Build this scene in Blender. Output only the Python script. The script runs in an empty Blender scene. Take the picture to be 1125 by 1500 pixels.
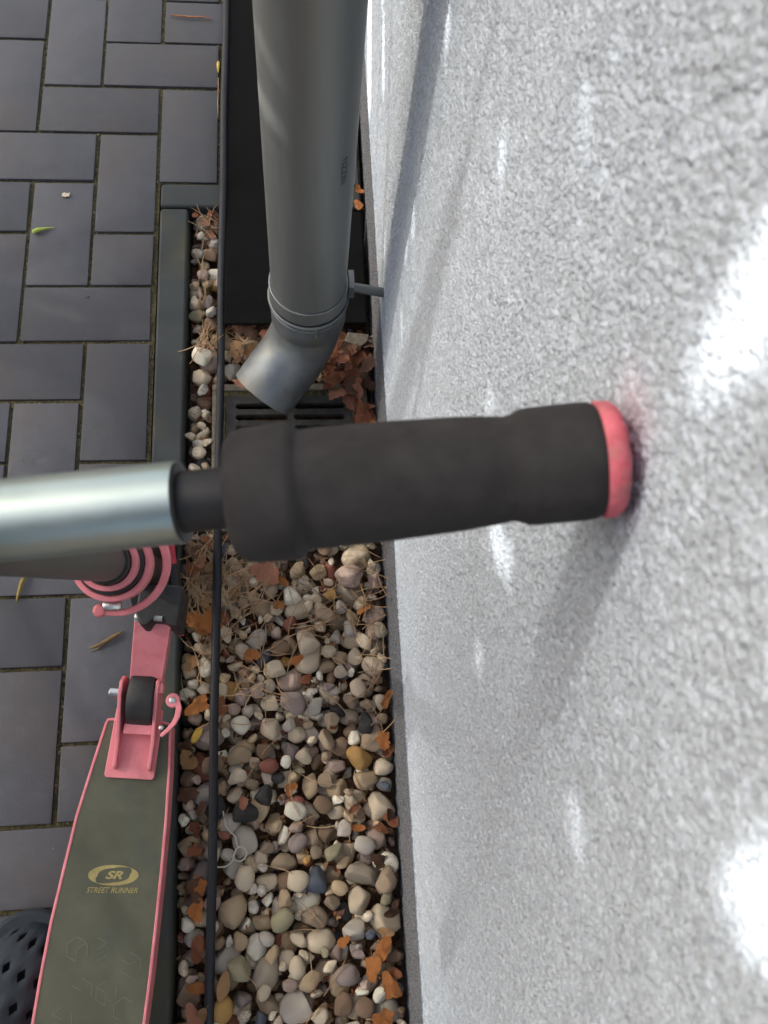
import bpy, bmesh, math, random
import numpy as np
from mathutils import Vector, Matrix, Euler

random.seed(7)
rng = np.random.default_rng(7)
R = math.radians
S = bpy.context.scene
C = S.collection

# ------------------------------------------------------------------ camera
cam = bpy.data.cameras.new('camera')
cam.sensor_fit = 'VERTICAL'
cam.sensor_height = 36.0
cam.lens = 30.436
cam.clip_start = 0.02
cam.clip_end = 400
cam.dof.use_dof = True
cam.dof.focus_distance = 1.12
cam.dof.aperture_fstop = 15
co = bpy.data.objects.new('camera', cam)
C.objects.link(co)
rows = [(0.99487065, -0.05388574, 0.08560795),
        (-0.02313912, -0.94509296, -0.32598141),
        (0.09847322, 0.32232844, -0.94149212)]
rx, ry, rz = (Vector(r) for r in rows)
m = Matrix((rx, -ry, -rz)).transposed().to_4x4()
m.translation = Vector((0.22026566, -1.30095455, 1.20695947))
co.matrix_world = m
S.camera = co

# ------------------------------------------------------------------ light
SUN = Vector((-1.0, 0.39, 0.85)).normalized()        # towards the sun
w = bpy.data.worlds.new('World')
S.world = w
w.use_nodes = True
nt = w.node_tree
sky = nt.nodes.new('ShaderNodeTexSky')
sky.sky_type = 'NISHITA'
sky.sun_disc = False
sky.sun_elevation = math.asin(SUN.z)
sky.sun_rotation = math.atan2(SUN.x, SUN.y)
sky.air_density = 1.0
sky.dust_density = 5.0
sky.ozone_density = 1.0
bg = nt.nodes['Background']
bg.inputs['Strength'].default_value = 0.12
nt.links.new(sky.outputs[0], bg.inputs[0])
sd = bpy.data.lights.new('sun', 'SUN')
sd.energy = 4.6
sd.angle = R(0.45)
sd.color = (1.0, 0.97, 0.92)
so = bpy.data.objects.new('sun', sd)
C.objects.link(so)
so.rotation_euler = SUN.to_track_quat('Z', 'Y').to_euler()
so.location = (-4, 0, 6)

vs = S.view_settings
S.display_settings.display_device = 'sRGB'
vs.view_transform = 'Standard'
vs.look = 'None'
vs.exposure = 1.02
vs.gamma = 1.0
vs.use_curve_mapping = False
S.cycles.use_denoising = True
S.cycles.transparent_max_bounces = 24
S.cycles.max_bounces = 8
S.cycles.diffuse_bounces = 4
S.cycles.caustics_reflective = False
S.cycles.caustics_refractive = False


# ------------------------------------------------------------------ helpers
def lin(r, g, b):
    f = lambda c: c / 12.92 if c <= 0.04045 else ((c + 0.055) / 1.055) ** 2.4
    return (f(r / 255), f(g / 255), f(b / 255), 1.0)


def mat(name, c1, c2=None, scale=30.0, rough=0.7, rough2=None, bump=0.0, bscale=None, bdist=0.001, metal=0.0,
        spec=0.5, detail=5.0, rand=0.0, c3=None, s3=4.0, lo=0.35, hi=0.65, coat=0.0, stretch=None):
    """noise-mixed base colour, noise roughness, noise bump; optional second large patch colour c3"""
    M = bpy.data.materials.new(name)
    M.use_nodes = True
    t = M.node_tree
    L = t.links.new
    b = t.nodes['Principled BSDF']
    b.inputs['Metallic'].default_value = metal
    b.inputs['Specular IOR Level'].default_value = spec
    b.inputs['Roughness'].default_value = rough
    if coat:
        b.inputs['Coat Weight'].default_value = coat
        b.inputs['Coat Roughness'].default_value = 0.15
    tc = t.nodes.new('ShaderNodeTexCoord')
    vec = tc.outputs['Object']
    oi = None
    if rand:
        oi = t.nodes.new('ShaderNodeObjectInfo')
        ad = t.nodes.new('ShaderNodeVectorMath'); ad.operation = 'ADD'
        sc = t.nodes.new('ShaderNodeVectorMath'); sc.operation = 'SCALE'
        cb = t.nodes.new('ShaderNodeCombineXYZ')
        L(oi.outputs['Random'], cb.inputs[0]); L(oi.outputs['Random'], cb.inputs[1])
        L(cb.outputs[0], sc.inputs[0]); sc.inputs['Scale'].default_value = 37.0
        L(vec, ad.inputs[0]); L(sc.outputs[0], ad.inputs[1])
        vec = ad.outputs[0]
    if stretch:
        mp = t.nodes.new('ShaderNodeMapping')
        mp.inputs['Scale'].default_value = stretch
        L(vec, mp.inputs['Vector'])
        vec = mp.outputs[0]
    n = t.nodes.new('ShaderNodeTexNoise')
    n.inputs['Scale'].default_value = scale
    n.inputs['Detail'].default_value = detail
    n.inputs['Roughness'].default_value = 0.6
    L(vec, n.inputs['Vector'])
    rp = t.nodes.new('ShaderNodeValToRGB')
    rp.color_ramp.elements[0].position = lo
    rp.color_ramp.elements[1].position = hi
    rp.color_ramp.elements[0].color = c1
    rp.color_ramp.elements[1].color = c2 or c1
    L(n.outputs['Fac'], rp.inputs[0])
    col = rp.outputs[0]
    if c3:
        n3 = t.nodes.new('ShaderNodeTexNoise')
        n3.inputs['Scale'].default_value = s3
        n3.inputs['Detail'].default_value = 4
        L(vec, n3.inputs['Vector'])
        r3 = t.nodes.new('ShaderNodeMapRange')
        r3.inputs[1].default_value = 0.5; r3.inputs[2].default_value = 0.72
        L(n3.outputs['Fac'], r3.inputs[0])
        mx = t.nodes.new('ShaderNodeMix'); mx.data_type = 'RGBA'
        L(r3.outputs[0], mx.inputs[0]); L(col, mx.inputs[6]); mx.inputs[7].default_value = c3
        col = mx.outputs[2]
    if rand:
        hs = t.nodes.new('ShaderNodeHueSaturation')
        mr = t.nodes.new('ShaderNodeMapRange')
        mr.inputs[3].default_value = 1 - rand; mr.inputs[4].default_value = 1 + rand
        L(oi.outputs['Random'], mr.inputs[0]); L(mr.outputs[0], hs.inputs['Value'])
        L(col, hs.inputs['Color'])
        col = hs.outputs[0]
    L(col, b.inputs['Base Color'])
    if rough2 is not None:
        rr = t.nodes.new('ShaderNodeMapRange')
        rr.inputs[1].default_value = 0.3; rr.inputs[2].default_value = 0.7
        rr.inputs[3].default_value = rough; rr.inputs[4].default_value = rough2
        L(n.outputs['Fac'], rr.inputs[0]); L(rr.outputs[0], b.inputs['Roughness'])
    if bump:
        nb = t.nodes.new('ShaderNodeTexNoise')
        nb.inputs['Scale'].default_value = bscale or scale * 4
        nb.inputs['Detail'].default_value = 4
        L(vec, nb.inputs['Vector'])
        bp = t.nodes.new('ShaderNodeBump')
        bp.inputs['Strength'].default_value = bump
        bp.inputs['Distance'].default_value = bdist
        L(nb.outputs['Fac'], bp.inputs['Height']); L(bp.outputs[0], b.inputs['Normal'])
    return M


class MB:
    """collects raw geometry and links it as one mesh object"""
    def __init__(s):
        s.v = []; s.f = []; s.mi = []

    def add(s, v, f, mi=0):
        o = len(s.v)
        s.v += [tuple(p) for p in v]
        s.f += [tuple(i + o for i in q) for q in f]
        s.mi += [mi] * len(f)
        return s

    def box(s, c, d, rot=None, mi=0):
        x, y, z = (k / 2 for k in d)
        v = [Vector((i * x, j * y, k * z)) for i in (-1, 1) for j in (-1, 1) for k in (-1, 1)]
        if rot is not None:
            v = [rot @ p for p in v]
        v = [p + Vector(c) for p in v]
        f = [(0, 1, 3, 2), (4, 6, 7, 5), (0, 4, 5, 1), (2, 3, 7, 6), (0, 2, 6, 4), (1, 5, 7, 3)]
        return s.add(v, f, mi)

    def prism(s, poly, z0, z1, frame=None, mi=0):
        """poly: (x,y) counter-clockwise, extruded z0..z1; frame: 4x4 matrix"""
        n = len(poly)
        v = [Vector((x, y, z0)) for x, y in poly] + [Vector((x, y, z1)) for x, y in poly]
        if frame is not None:
            v = [frame @ p for p in v]
        f = [tuple(reversed(range(n))), tuple(range(n, 2 * n))]
        f += [(i, (i + 1) % n, n + (i + 1) % n, n + i) for i in range(n)]
        return s.add(v, f, mi)

    def tube(s, path, rad, n=16, cap=True, mi=0):
        """round tube along a path; rad a number or a list"""
        P = [Vector(p) for p in path]
        k = len(P)
        rad = [rad] * k if isinstance(rad, (int, float)) else rad
        ref = None
        v = []; f = []
        for i in range(k):
            t = (P[min(i + 1, k - 1)] - P[max(i - 1, 0)])
            if t.length < 1e-9:
                t = P[-1] - P[0]
            t.normalize()
            if ref is None:
                ref = t.orthogonal().normalized()
            ref = (ref - t * ref.dot(t)).normalized()
            b = t.cross(ref)
            for j in range(n):
                a = 2 * math.pi * j / n
                v.append(P[i] + (ref * math.cos(a) + b * math.sin(a)) * rad[i])
        for i in range(k - 1):
            for j in range(n):
                a, c = i * n + j, i * n + (j + 1) % n
                f.append((a, c, c + n, a + n))
        if cap:
            f.append(tuple(reversed(range(n))))
            f.append(tuple(range((k - 1) * n, k * n)))
        return s.add(v, f, mi)

    def lathe(s, A, B, prof, n=40, cap=True, mi=0):
        """prof: (distance along A->B in metres, radius)"""
        A = Vector(A); t = (Vector(B) - A).normalized()
        u = t.orthogonal().normalized(); b = t.cross(u)
        k = len(prof); v = []; f = []
        for d, r in prof:
            for j in range(n):
                a = 2 * math.pi * j / n
                v.append(A + t * d + (u * math.cos(a) + b * math.sin(a)) * r)
        for i in range(k - 1):
            for j in range(n):
                a, c = i * n + j, i * n + (j + 1) % n
                f.append((a, c, c + n, a + n))
        if cap:
            f.append(tuple(reversed(range(n))))
            f.append(tuple(range((k - 1) * n, k * n)))
        return s.add(v, f, mi)

    def build(s, name, mats, parent=None, smooth=30, bevel=0.0, seg=2):
        me = bpy.data.meshes.new(name)
        me.from_pydata(s.v, [], s.f)
        for M in (mats if isinstance(mats, (list, tuple)) else [mats]):
            me.materials.append(M)
        if any(s.mi):
            me.polygons.foreach_set('material_index', s.mi)
        bm = bmesh.new(); bm.from_mesh(me)
        bmesh.ops.recalc_face_normals(bm, faces=bm.faces)
        bm.to_mesh(me); bm.free()
        o = link(name, me, parent)
        if bevel:
            b = o.modifiers.new('bevel', 'BEVEL')
            b.width = bevel; b.segments = seg; b.limit_method = 'ANGLE'; b.angle_limit = R(35)
        if smooth:
            me.polygons.foreach_set('use_smooth', [True] * len(me.polygons))
            me.set_sharp_from_angle(angle=R(smooth if not bevel else 60))
        return o


def link(name, me, parent=None):
    o = bpy.data.objects.new(name, me)
    C.objects.link(o)
    if parent is not None:
        o.parent = parent
    return o


def tag(o, label=None, cat=None, group=None, kind=None):
    if label: o['label'] = label
    if cat: o['category'] = cat
    if group: o['group'] = group
    if kind: o['kind'] = kind
    return o


def thing(name, label, cat, loc=(0, 0, 0), group=None):
    o = bpy.data.objects.new(name, None)
    C.objects.link(o)
    o.location = loc
    o.empty_display_size = 0.05
    return tag(o, label, cat, group)


def at_base(root, *parts):
    """parts were modelled in world coordinates: keep them there under a root that stands elsewhere"""
    off = Matrix.Translation(-Vector(root.location))
    for p in parts:
        p.parent = root
        p.matrix_parent_inverse = off


def grid_mesh(name, X, Y, Z, mats, parent=None, flip=False):
    """X,Y,Z: 2-D numpy arrays"""
    r, c = X.shape
    v = np.stack([X, Y, Z], -1).reshape(-1, 3)
    i = np.arange(r * c).reshape(r, c)
    q = np.stack([i[:-1, :-1], i[1:, :-1], i[1:, 1:], i[:-1, 1:]], -1).reshape(-1, 4)
    if flip:
        q = q[:, ::-1]
    return v, q


def fast_mesh(name, v, q, mats, smooth=True):
    me = bpy.data.meshes.new(name)
    k = q.shape[1]
    me.vertices.add(len(v)); me.vertices.foreach_set('co', np.ascontiguousarray(v, dtype=np.float32).ravel())
    me.loops.add(q.size); me.loops.foreach_set('vertex_index', np.ascontiguousarray(q, dtype=np.int32).ravel())
    me.polygons.add(len(q))
    me.polygons.foreach_set('loop_start', np.arange(0, q.size, k, dtype=np.int32))
    me.polygons.foreach_set('use_smooth', np.full(len(q), smooth))
    me.update(calc_edges=True)
    for M in mats:
        me.materials.append(M)
    return me


# ------------------------------------------------------------------ materials
m_paver = mat('slate grey paver', lin(66, 67, 72), lin(78, 79, 84), 18, 0.5, 0.75, bump=0.55, bscale=650, bdist=0.0007, detail=10,
              rand=0.22, c3=lin(78, 73, 73), s3=7)
m_joint = mat('mossy joint sand', lin(44, 40, 30), lin(104, 96, 62), 160, 0.95, bump=0.8, bscale=700, bdist=0.002,
              c3=lin(62, 58, 34), s3=16)
m_kerb = mat('kerb concrete', lin(48, 53, 54), lin(58, 63, 62), 40, 0.65, 0.85, bump=0.3, bscale=600, bdist=0.0006,
             c3=lin(70, 70, 54), s3=9)
m_soil = mat('dark humus', lin(58, 42, 30), lin(104, 78, 56), 120, 0.95, bump=1.0, bscale=300, bdist=0.004)
m_zinc = mat('weathered zinc', lin(120, 124, 125), lin(142, 145, 143), 9, 0.42, 0.58, bump=0.12, bscale=60, bdist=0.0005,
             metal=0.65, c3=lin(138, 137, 130), s3=14, stretch=(1, 1, 0.12))
m_zinc2 = mat('scuffed zinc', lin(114, 120, 124), lin(140, 145, 146), 22, 0.45, 0.6, bump=0.15, bscale=120, bdist=0.0005,
              metal=0.62, c3=lin(140, 138, 126), s3=26)
m_solder = mat('solder bead', lin(150, 155, 156), lin(190, 194, 192), 80, 0.4, bump=0.5, bscale=300, metal=0.8)
m_iron = mat('dirty cast iron', lin(52, 50, 46), lin(74, 72, 66), 50, 0.75, bump=0.4, bscale=500, bdist=0.0006)
m_moss = mat('moss and sand', lin(58, 62, 26), lin(110, 100, 70), 140, 0.95, bump=1.0, bscale=500, bdist=0.003)
m_conc = mat('pale concrete edge', lin(112, 104, 90), lin(140, 130, 112), 150, 0.9, bump=0.7, bscale=600, bdist=0.001)
m_rod = mat('black plastic', lin(26, 28, 33), lin(34, 37, 43), 40, 0.55, 0.7, bump=0.1, bscale=300)
m_mat = mat('dull black', lin(15, 15, 15), lin(18, 18, 18), 30, 0.95, bump=0.2, bscale=300, spec=0.15)
m_pink = mat('pink paint', lin(212, 122, 130), lin(222, 136, 142), 30, 0.38, 0.5, bump=0.05, bscale=500, bdist=0.0003,
             c3=lin(202, 115, 121), s3=40)
m_red = mat('raspberry plastic', lin(206, 62, 82), lin(216, 78, 96), 50, 0.45, bump=0.1, bscale=400)
m_tape = mat('olive grip tape', lin(77, 79, 65), lin(91, 92, 77), 14, 0.8, 0.92, bump=0.5, bscale=1800, bdist=0.0004,
             c3=lin(70, 76, 70), s3=16)
m_gold = mat('faded gold print', lin(140, 128, 76), lin(164, 152, 98), 300, 0.6, lo=0.3, hi=0.7)
m_line = mat('pale print line', lin(101, 103, 88), lin(110, 111, 96), 200, 0.7)
m_alu = mat('brushed aluminium', lin(172, 188, 185), lin(186, 200, 197), 12, 0.38, 0.46, metal=1.0, bump=0.04, bscale=200)
m_steel = mat('bright steel', lin(190, 195, 195), lin(215, 216, 212), 60, 0.28, 0.4, metal=1.0)
m_foam = mat('black foam', lin(50, 48, 48), lin(60, 58, 58), 60, 0.95, bump=0.5, bscale=900, bdist=0.0006, spec=0.25)
m_black = mat('black nylon', lin(24, 24, 25), lin(34, 34, 36), 60, 0.45, 0.6, bump=0.1, bscale=500)
m_tyre = mat('black urethane', lin(30, 30, 30), lin(44, 44, 44), 40, 0.5, 0.7, bump=0.15, bscale=400)
m_clog = mat('navy foam clog', lin(26, 36, 44), lin(32, 43, 52), 40, 0.75, 0.85, bump=0.1, bscale=500)
m_sock = mat('black sock', lin(18, 18, 20), lin(26, 26, 28), 200, 0.95, bump=0.4, bscale=900)
m_string = mat('white string', lin(186, 178, 160), lin(206, 200, 182), 200, 0.9)


# ------------------------------------------------------------------ ground sheet
# the natural ground: one sheet to the horizon with the gravel trench sunk into it
xs = [-120, -30, -6, 0.03, 0.055, 0.36, 0.8, 6, 30, 120]
ys = [-120, -30, -6, -1.83, -1.8, -0.365, -0.345, 6, 30, 120]
gb = MB()
zz = lambda i, j: (-0.105 if 4 <= i <= 5 and 4 <= j <= 5 else -0.07)
v = [(x, y, zz(i, j)) for i, x in enumerate(xs) for j, y in enumerate(ys)]
n = len(ys)
f = [(i * n + j, (i + 1) * n + j, (i + 1) * n + j + 1, i * n + j + 1) for i in range(len(xs) - 1) for j in range(n - 1)]
gb.add(v, f)
ground = tag(gb.build('ground', m_soil, smooth=0), kind='structure')

# ------------------------------------------------------------------ paving: herringbone bond, every paver a part
pb = MB()
# bedding sand shows in the joints; it stops at the kerb of the gravel bed
pb.prism([(-2.6, -2.6), (0.004, -2.6), (0.004, -0.3), (0.338, -0.3), (0.338, 1.4), (-2.6, 1.4)], -0.066, -0.0050)
paving = tag(pb.build('paving', m_joint, smooth=0), kind='structure')


def paver_mesh(lx, ly, seed):
    r = random.Random(seed)
    bm = bmesh.new()
    bmesh.ops.create_cube(bm, size=1.0)
    for vv in bm.verts:
        vv.co = Vector((vv.co.x * lx, vv.co.y * ly, vv.co.z * 0.06 - 0.03))
        vv.co += Vector((r.uniform(-1, 1), r.uniform(-1, 1), 0)) * 0.0007
    ed = [e for e in bm.edges if sum(1 for q in e.verts if q.co.z > -0.01) >= 1]
    bmesh.ops.bevel(bm, geom=ed, offset=0.0026, segments=2, profile=0.6, affect='EDGES')
    me = bpy.data.meshes.new('paver')
    bm.to_mesh(me); bm.free()
    me.materials.append(m_paver)
    me.polygons.foreach_set('use_smooth', [True] * len(me.polygons))
    me.set_sharp_from_angle(angle=R(40))
    return me


J = 0.0052
PM = {}
def put_paver(u0, v0, u1, v1):
    """a paver covering grid cells u0..u1, v0..v1 of 100 mm"""
    lx, ly = round((u1 - u0) * 0.1 - J, 4), round((v1 - v0) * 0.1 - J, 4)
    key = (lx, ly, random.randrange(3))
    if key not in PM:
        PM[key] = paver_mesh(lx, ly, hash(key) % 999)
    o = link('paver', PM[key], paving)
    o.location = ((u0 + u1) / 2 * 0.1 + random.uniform(-1, 1) * 0.0006, -(v0 + v1) / 2 * 0.1 + random.uniform(-1, 1) * 0.0006,
                  random.uniform(-0.0012, 0.0006))
    o.rotation_euler = (random.uniform(-1, 1) * 0.004, random.uniform(-1, 1) * 0.004, random.uniform(-1, 1) * 0.004)


for u in range(-10, 4):
    for vv_ in range(-9, 22):
        s_ = (u + vv_) % 4
        if s_ == 3: a = [u, vv_, u + 2, vv_ + 1]
        elif s_ == 1: a = [u, vv_, u + 1, vv_ + 2]
        else: continue
        if a[1] >= 3:                                   # beside the gravel bed: cut at the kerb
            if a[0] >= 0: continue
            a[2] = min(a[2], 0)
        elif a[3] > 3:
            if a[0] >= 0: a[3] = 3
        a[2] = min(a[2], 3.38)
        if a[2] - a[0] < 0.15 or a[3] - a[1] < 0.15: continue
        put_paver(*a)

# sand, moss and crumbs caught along the joints
jb = MB(); rj_ = random.Random(21)
for _ in range(1500):
    if rj_.random() < 0.62:
        x = rj_.choice((-0.2, -0.1, 0.0, 0.0, -0.1, 0.1)) + rj_.gauss(0, 0.0017); y = rj_.uniform(-1.5, 0.12)
        if x > 0.05 and y < -0.3: continue
    elif rj_.random() < 0.6:
        x = rj_.uniform(-0.3, 0.1); y = -0.1 * rj_.randrange(-1, 16) + rj_.gauss(0, 0.0017)
        if x > 0.0 and y < -0.3: continue
    else:
        x = rj_.uniform(-0.3, 0.0); y = rj_.uniform(-1.5, 0.1)
        if rj_.random() < 0.8: continue
    on_joint = min(abs((x / 0.1) - round(x / 0.1)), abs((y / 0.1) - round(y / 0.1))) < 0.02
    k_ = rj_.uniform(0.0006, 0.0019) if on_joint else rj_.uniform(0.0004, 0.0009)
    z = (-0.005 + rj_.uniform(0, 0.004)) if on_joint else 0.0006
    P_ = [(x + rj_.uniform(-1, 1) * k_ * 1.5, y + rj_.uniform(-1, 1) * k_ * 1.5, z + rj_.uniform(-.3, 1) * k_) for _i in range(4)]
    jb.add(P_, [(0, 1, 2), (0, 2, 3), (0, 3, 1), (1, 3, 2)], rj_.randrange(3))
tag(jb.build('joint_litter', [m_moss, m_joint, m_conc], smooth=0), kind='stuff')

# ------------------------------------------------------------------ kerb round the gravel bed
def rounded_rect(x0, y0, x1, y1, r, k=5):
    P = []
    for cx, cy, a0 in ((x1 - r, y1 - r, 0), (x0 + r, y1 - r, 90), (x0 + r, y0 + r, 180), (x1 - r, y0 + r, 270)):
        for i in range(k + 1):
            a = R(a0 + 90 * i / k)
            P.append((cx + r * math.cos(a), cy + r * math.sin(a)))
    return P

kerb = tag(bpy.data.objects.new('kerb', None), kind='structure')
C.objects.link(kerb)
for x0, y0, x1, y1 in ((0.0065, -0.852, 0.0515, -0.353), (0.0065, -1.856, 0.0515, -0.857), (0.0065, -2.6, 0.0515, -1.861),
                       (0.0065, -0.349, 0.338, -0.304)):
    b = MB().prism(rounded_rect(x0, y0, x1, y1, 0.006), -0.2, 0.002)
    b.build('kerb_stone', m_kerb, kerb, bevel=0.004, seg=3)

# ------------------------------------------------------------------ house wall with rough render
def grains(A, B, cell, seed, keep=1.0, k=0.72):
    """height 0..1 of rounded grains scattered on a jittered lattice"""
    g = np.random.default_rng(seed)
    T = 256
    jx, jy, hh, kk = g.random((T, T)), g.random((T, T)), 0.45 + 0.55 * g.random((T, T)), g.random((T, T)) < keep
    a, b = A / cell, B / cell
    ia, ib = np.floor(a).astype(int), np.floor(b).astype(int)
    out = np.zeros(A.shape, np.float32)
    for da in (-1, 0, 1):
        for db in (-1, 0, 1):
            ca, cb = ia + da, ib + db
            ta, tb = ca % T, cb % T
            d2 = (a - ca - jx[ta, tb]) ** 2 + (b - cb - jy[ta, tb]) ** 2
            h = np.where(kk[ta, tb], hh[ta, tb] * np.clip(1 - d2 / (k * k), 0, 1), 0)
            np.maximum(out, h, out=out)
    return out


def steps(*seg):
    out = [np.arange(a, b, s) for a, b, s in seg]
    return np.concatenate(out + [[seg[-1][1]]])

WX = 0.3425
gy = steps((-1.72, -1.43, 0.0022), (-1.43, -1.0, 0.00105), (-1.0, -0.5, 0.0017), (-0.5, 0.3, 0.0035))
gz = steps((0.14, 0.66, 0.0017), (0.66, 1.07, 0.0011))
YY, ZZ = np.meshgrid(gy, gz, indexing='ij')
warp = 0.0011 * np.sin(YY * 811 + 3 * np.sin(ZZ * 301)) + 0.0009 * np.sin(ZZ * 907 + YY * 233)
H = 0.0021 * grains(YY + warp, ZZ - warp, 0.0023, 1, 0.92, 0.68) + 0.0014 * grains(YY + 5 + warp, ZZ + 5, 0.0034, 2, 0.5, 0.62) \
    + 0.0009 * grains(YY + 9, ZZ + 9 + warp, 0.0017, 3, 0.8)
H += 0.0006 * np.sin(YY * 23 + np.sin(ZZ * 17)) * np.sin(ZZ * 19 + 1.3 * np.sin(YY * 13)) - 0.0026
edge = np.minimum.reduce([YY - gy[0], gy[-1] - YY, gz[-1] - ZZ])
H *= np.clip(edge / 0.02, 0, 1)
H *= 0.86
XX = WX - H
# frayed lower edge
low = 0.0025 * grains(gy + 3, gy * 0 + 1.0, 0.0031, 8)
ZZ = ZZ + (-low[:, None]) * np.clip(1 - (ZZ - gz[0]) / 0.006, 0, 1)
v1, q1 = grid_mesh('w', XX, YY, ZZ, None)
n1 = len(v1)
# turned-under lip and the rest of the facade round the detailed field
lipv = np.stack([np.full(len(gy), WX + 0.02), gy, ZZ[:, 0]], -1)
first = np.arange(len(gy)) * len(gz)
li = n1 + np.arange(len(gy))
qlip = np.stack([first[:-1], first[1:], li[1:], li[:-1]], -1)
Y0, Y1, Z0, Z1 = gy[0], gy[-1], gz[0], gz[-1]
base = n1 + len(lipv)
ex = [(WX, -5, Z0), (WX, Y0, Z0), (WX, Y0, 3.6), (WX, -5, 3.6),
      (WX, Y1, Z0), (WX, 6, Z0), (WX, 6, 3.6), (WX, Y1, 3.6), (WX, Y0, Z1), (WX, Y1, Z1),
      (WX + 0.3, -5, Z0), (WX + 0.3, 6, Z0), (WX + 0.3, 6, 3.6), (WX + 0.3, -5, 3.6)]
qex = np.array([(0, 1, 2, 3), (4, 5, 6, 7), (8, 9, 7, 2), (3, 2, 7, 6), (0, 3, 13, 10), (5, 11, 12, 6), (3, 6, 12, 13),
                (10, 13, 12, 11), (0, 10, 11, 5)])
qex = np.delete(qex, 3, 0) + base
V = np.concatenate([v1, lipv, np.array(ex)])
Q = np.concatenate([q1, qlip, qex])

m_wall = bpy.data.materials.new('grey white scratch render')
m_wall.use_nodes = True
t = m_wall.node_tree
b = t.nodes['Principled BSDF']
b.inputs['Roughness'].default_value = 0.9
b.inputs['Specular IOR Level'].default_value = 0.2
tc = t.nodes.new('ShaderNodeTexCoord')
no = t.nodes.new('ShaderNodeTexNoise'); no.inputs['Scale'].default_value = 260; no.inputs['Detail'].default_value = 3
t.links.new(tc.outputs['Object'], no.inputs['Vector'])
rp = t.nodes.new('ShaderNodeValToRGB')
rp.color_ramp.elements[0].position = 0.3; rp.color_ramp.elements[0].color = lin(178, 187, 197)
rp.color_ramp.elements[1].position = 0.7; rp.color_ramp.elements[1].color = lin(209, 219, 229)
t.links.new(no.outputs['Fac'], rp.inputs[0])
# pink glow of the bar end cap, painted into the render's colour
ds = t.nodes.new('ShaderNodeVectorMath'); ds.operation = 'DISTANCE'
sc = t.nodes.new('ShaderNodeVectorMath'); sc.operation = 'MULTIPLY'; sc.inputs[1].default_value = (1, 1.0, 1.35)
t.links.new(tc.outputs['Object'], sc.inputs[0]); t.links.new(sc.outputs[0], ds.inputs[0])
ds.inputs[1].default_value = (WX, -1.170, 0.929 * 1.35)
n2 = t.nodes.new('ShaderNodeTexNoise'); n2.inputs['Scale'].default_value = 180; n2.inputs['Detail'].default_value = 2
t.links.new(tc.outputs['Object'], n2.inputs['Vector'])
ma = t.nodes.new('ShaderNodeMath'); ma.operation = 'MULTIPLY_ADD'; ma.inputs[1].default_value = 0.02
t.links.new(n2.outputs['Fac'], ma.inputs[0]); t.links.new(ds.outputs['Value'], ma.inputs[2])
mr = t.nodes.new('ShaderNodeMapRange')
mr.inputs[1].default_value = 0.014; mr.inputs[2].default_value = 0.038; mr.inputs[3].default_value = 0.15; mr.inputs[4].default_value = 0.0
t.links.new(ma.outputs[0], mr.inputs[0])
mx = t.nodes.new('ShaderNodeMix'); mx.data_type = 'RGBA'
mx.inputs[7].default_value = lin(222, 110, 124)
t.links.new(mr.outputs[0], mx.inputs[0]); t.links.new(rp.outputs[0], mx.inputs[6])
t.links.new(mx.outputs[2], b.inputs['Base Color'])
bn = t.nodes.new('ShaderNodeTexNoise'); bn.inputs['Scale'].default_value = 700; bn.inputs['Detail'].default_value = 3
t.links.new(tc.outputs['Object'], bn.inputs['Vector'])
bp = t.nodes.new('ShaderNodeBump'); bp.inputs['Strength'].default_value = 0.45; bp.inputs['Distance'].default_value = 0.0008
t.links.new(bn.outputs['Fac'], bp.inputs['Height'])
vo = t.nodes.new('ShaderNodeTexVoronoi'); vo.inputs['Scale'].default_value = 430; vo.inputs['Randomness'].default_value = 1.0
t.links.new(tc.outputs['Object'], vo.inputs['Vector'])
b2 = t.nodes.new('ShaderNodeBump'); b2.inputs['Strength'].default_value = 0.55; b2.inputs['Distance'].default_value = 0.0018; b2.invert = True
t.links.new(vo.outputs['Distance'], b2.inputs['Height']); t.links.new(bp.outputs[0], b2.inputs['Normal']); t.links.new(b2.outputs[0], b.inputs['Normal'])

wall = thing('house_wall', 'pale grey house wall of rough render above a dark plinth', 'wall', (WX, -0.6, 0))
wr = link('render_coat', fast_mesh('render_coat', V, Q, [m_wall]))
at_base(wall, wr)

# plinth: dark grey stone-chip render, flush below the coat
py_ = steps((-1.75, -0.3, 0.0028), (-0.3, 0.5, 0.01))
pz_ = steps((-0.06, 0.146, 0.0028))
PY, PZ = np.meshgrid(py_, pz_, indexing='ij')
PH = 0.0016 * grains(PY, PZ, 0.0036, 5) + 0.001 * grains(PY + 3, PZ + 3, 0.0062, 6, 0.6)
v2, q2 = grid_mesh('p', WX + 0.0036 - PH, PY, PZ, None)
k2 = len(v2)
ex = np.array([(WX + 0.004, -5, -0.06), (WX + 0.004, -1.75, -0.06), (WX + 0.004, -1.75, 0.139), (WX + 0.004, -5, 0.139),
               (WX + 0.004, 0.5, -0.06), (WX + 0.004, 6, -0.06), (WX + 0.004, 6, 0.139), (WX + 0.004, 0.5, 0.139)])
q2 = np.concatenate([q2, np.array([(0, 1, 2, 3), (4, 5, 6, 7)]) + k2])
m_pl = mat('dark stone chip plinth', lin(66, 68, 71), lin(132, 134, 138), 420, 0.85, bump=0.5, bscale=900, detail=2, lo=0.38, hi=0.62)
pl = link('plinth', fast_mesh('plinth', np.concatenate([v2, ex]), q2, [m_pl]))
at_base(wall, pl)

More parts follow.
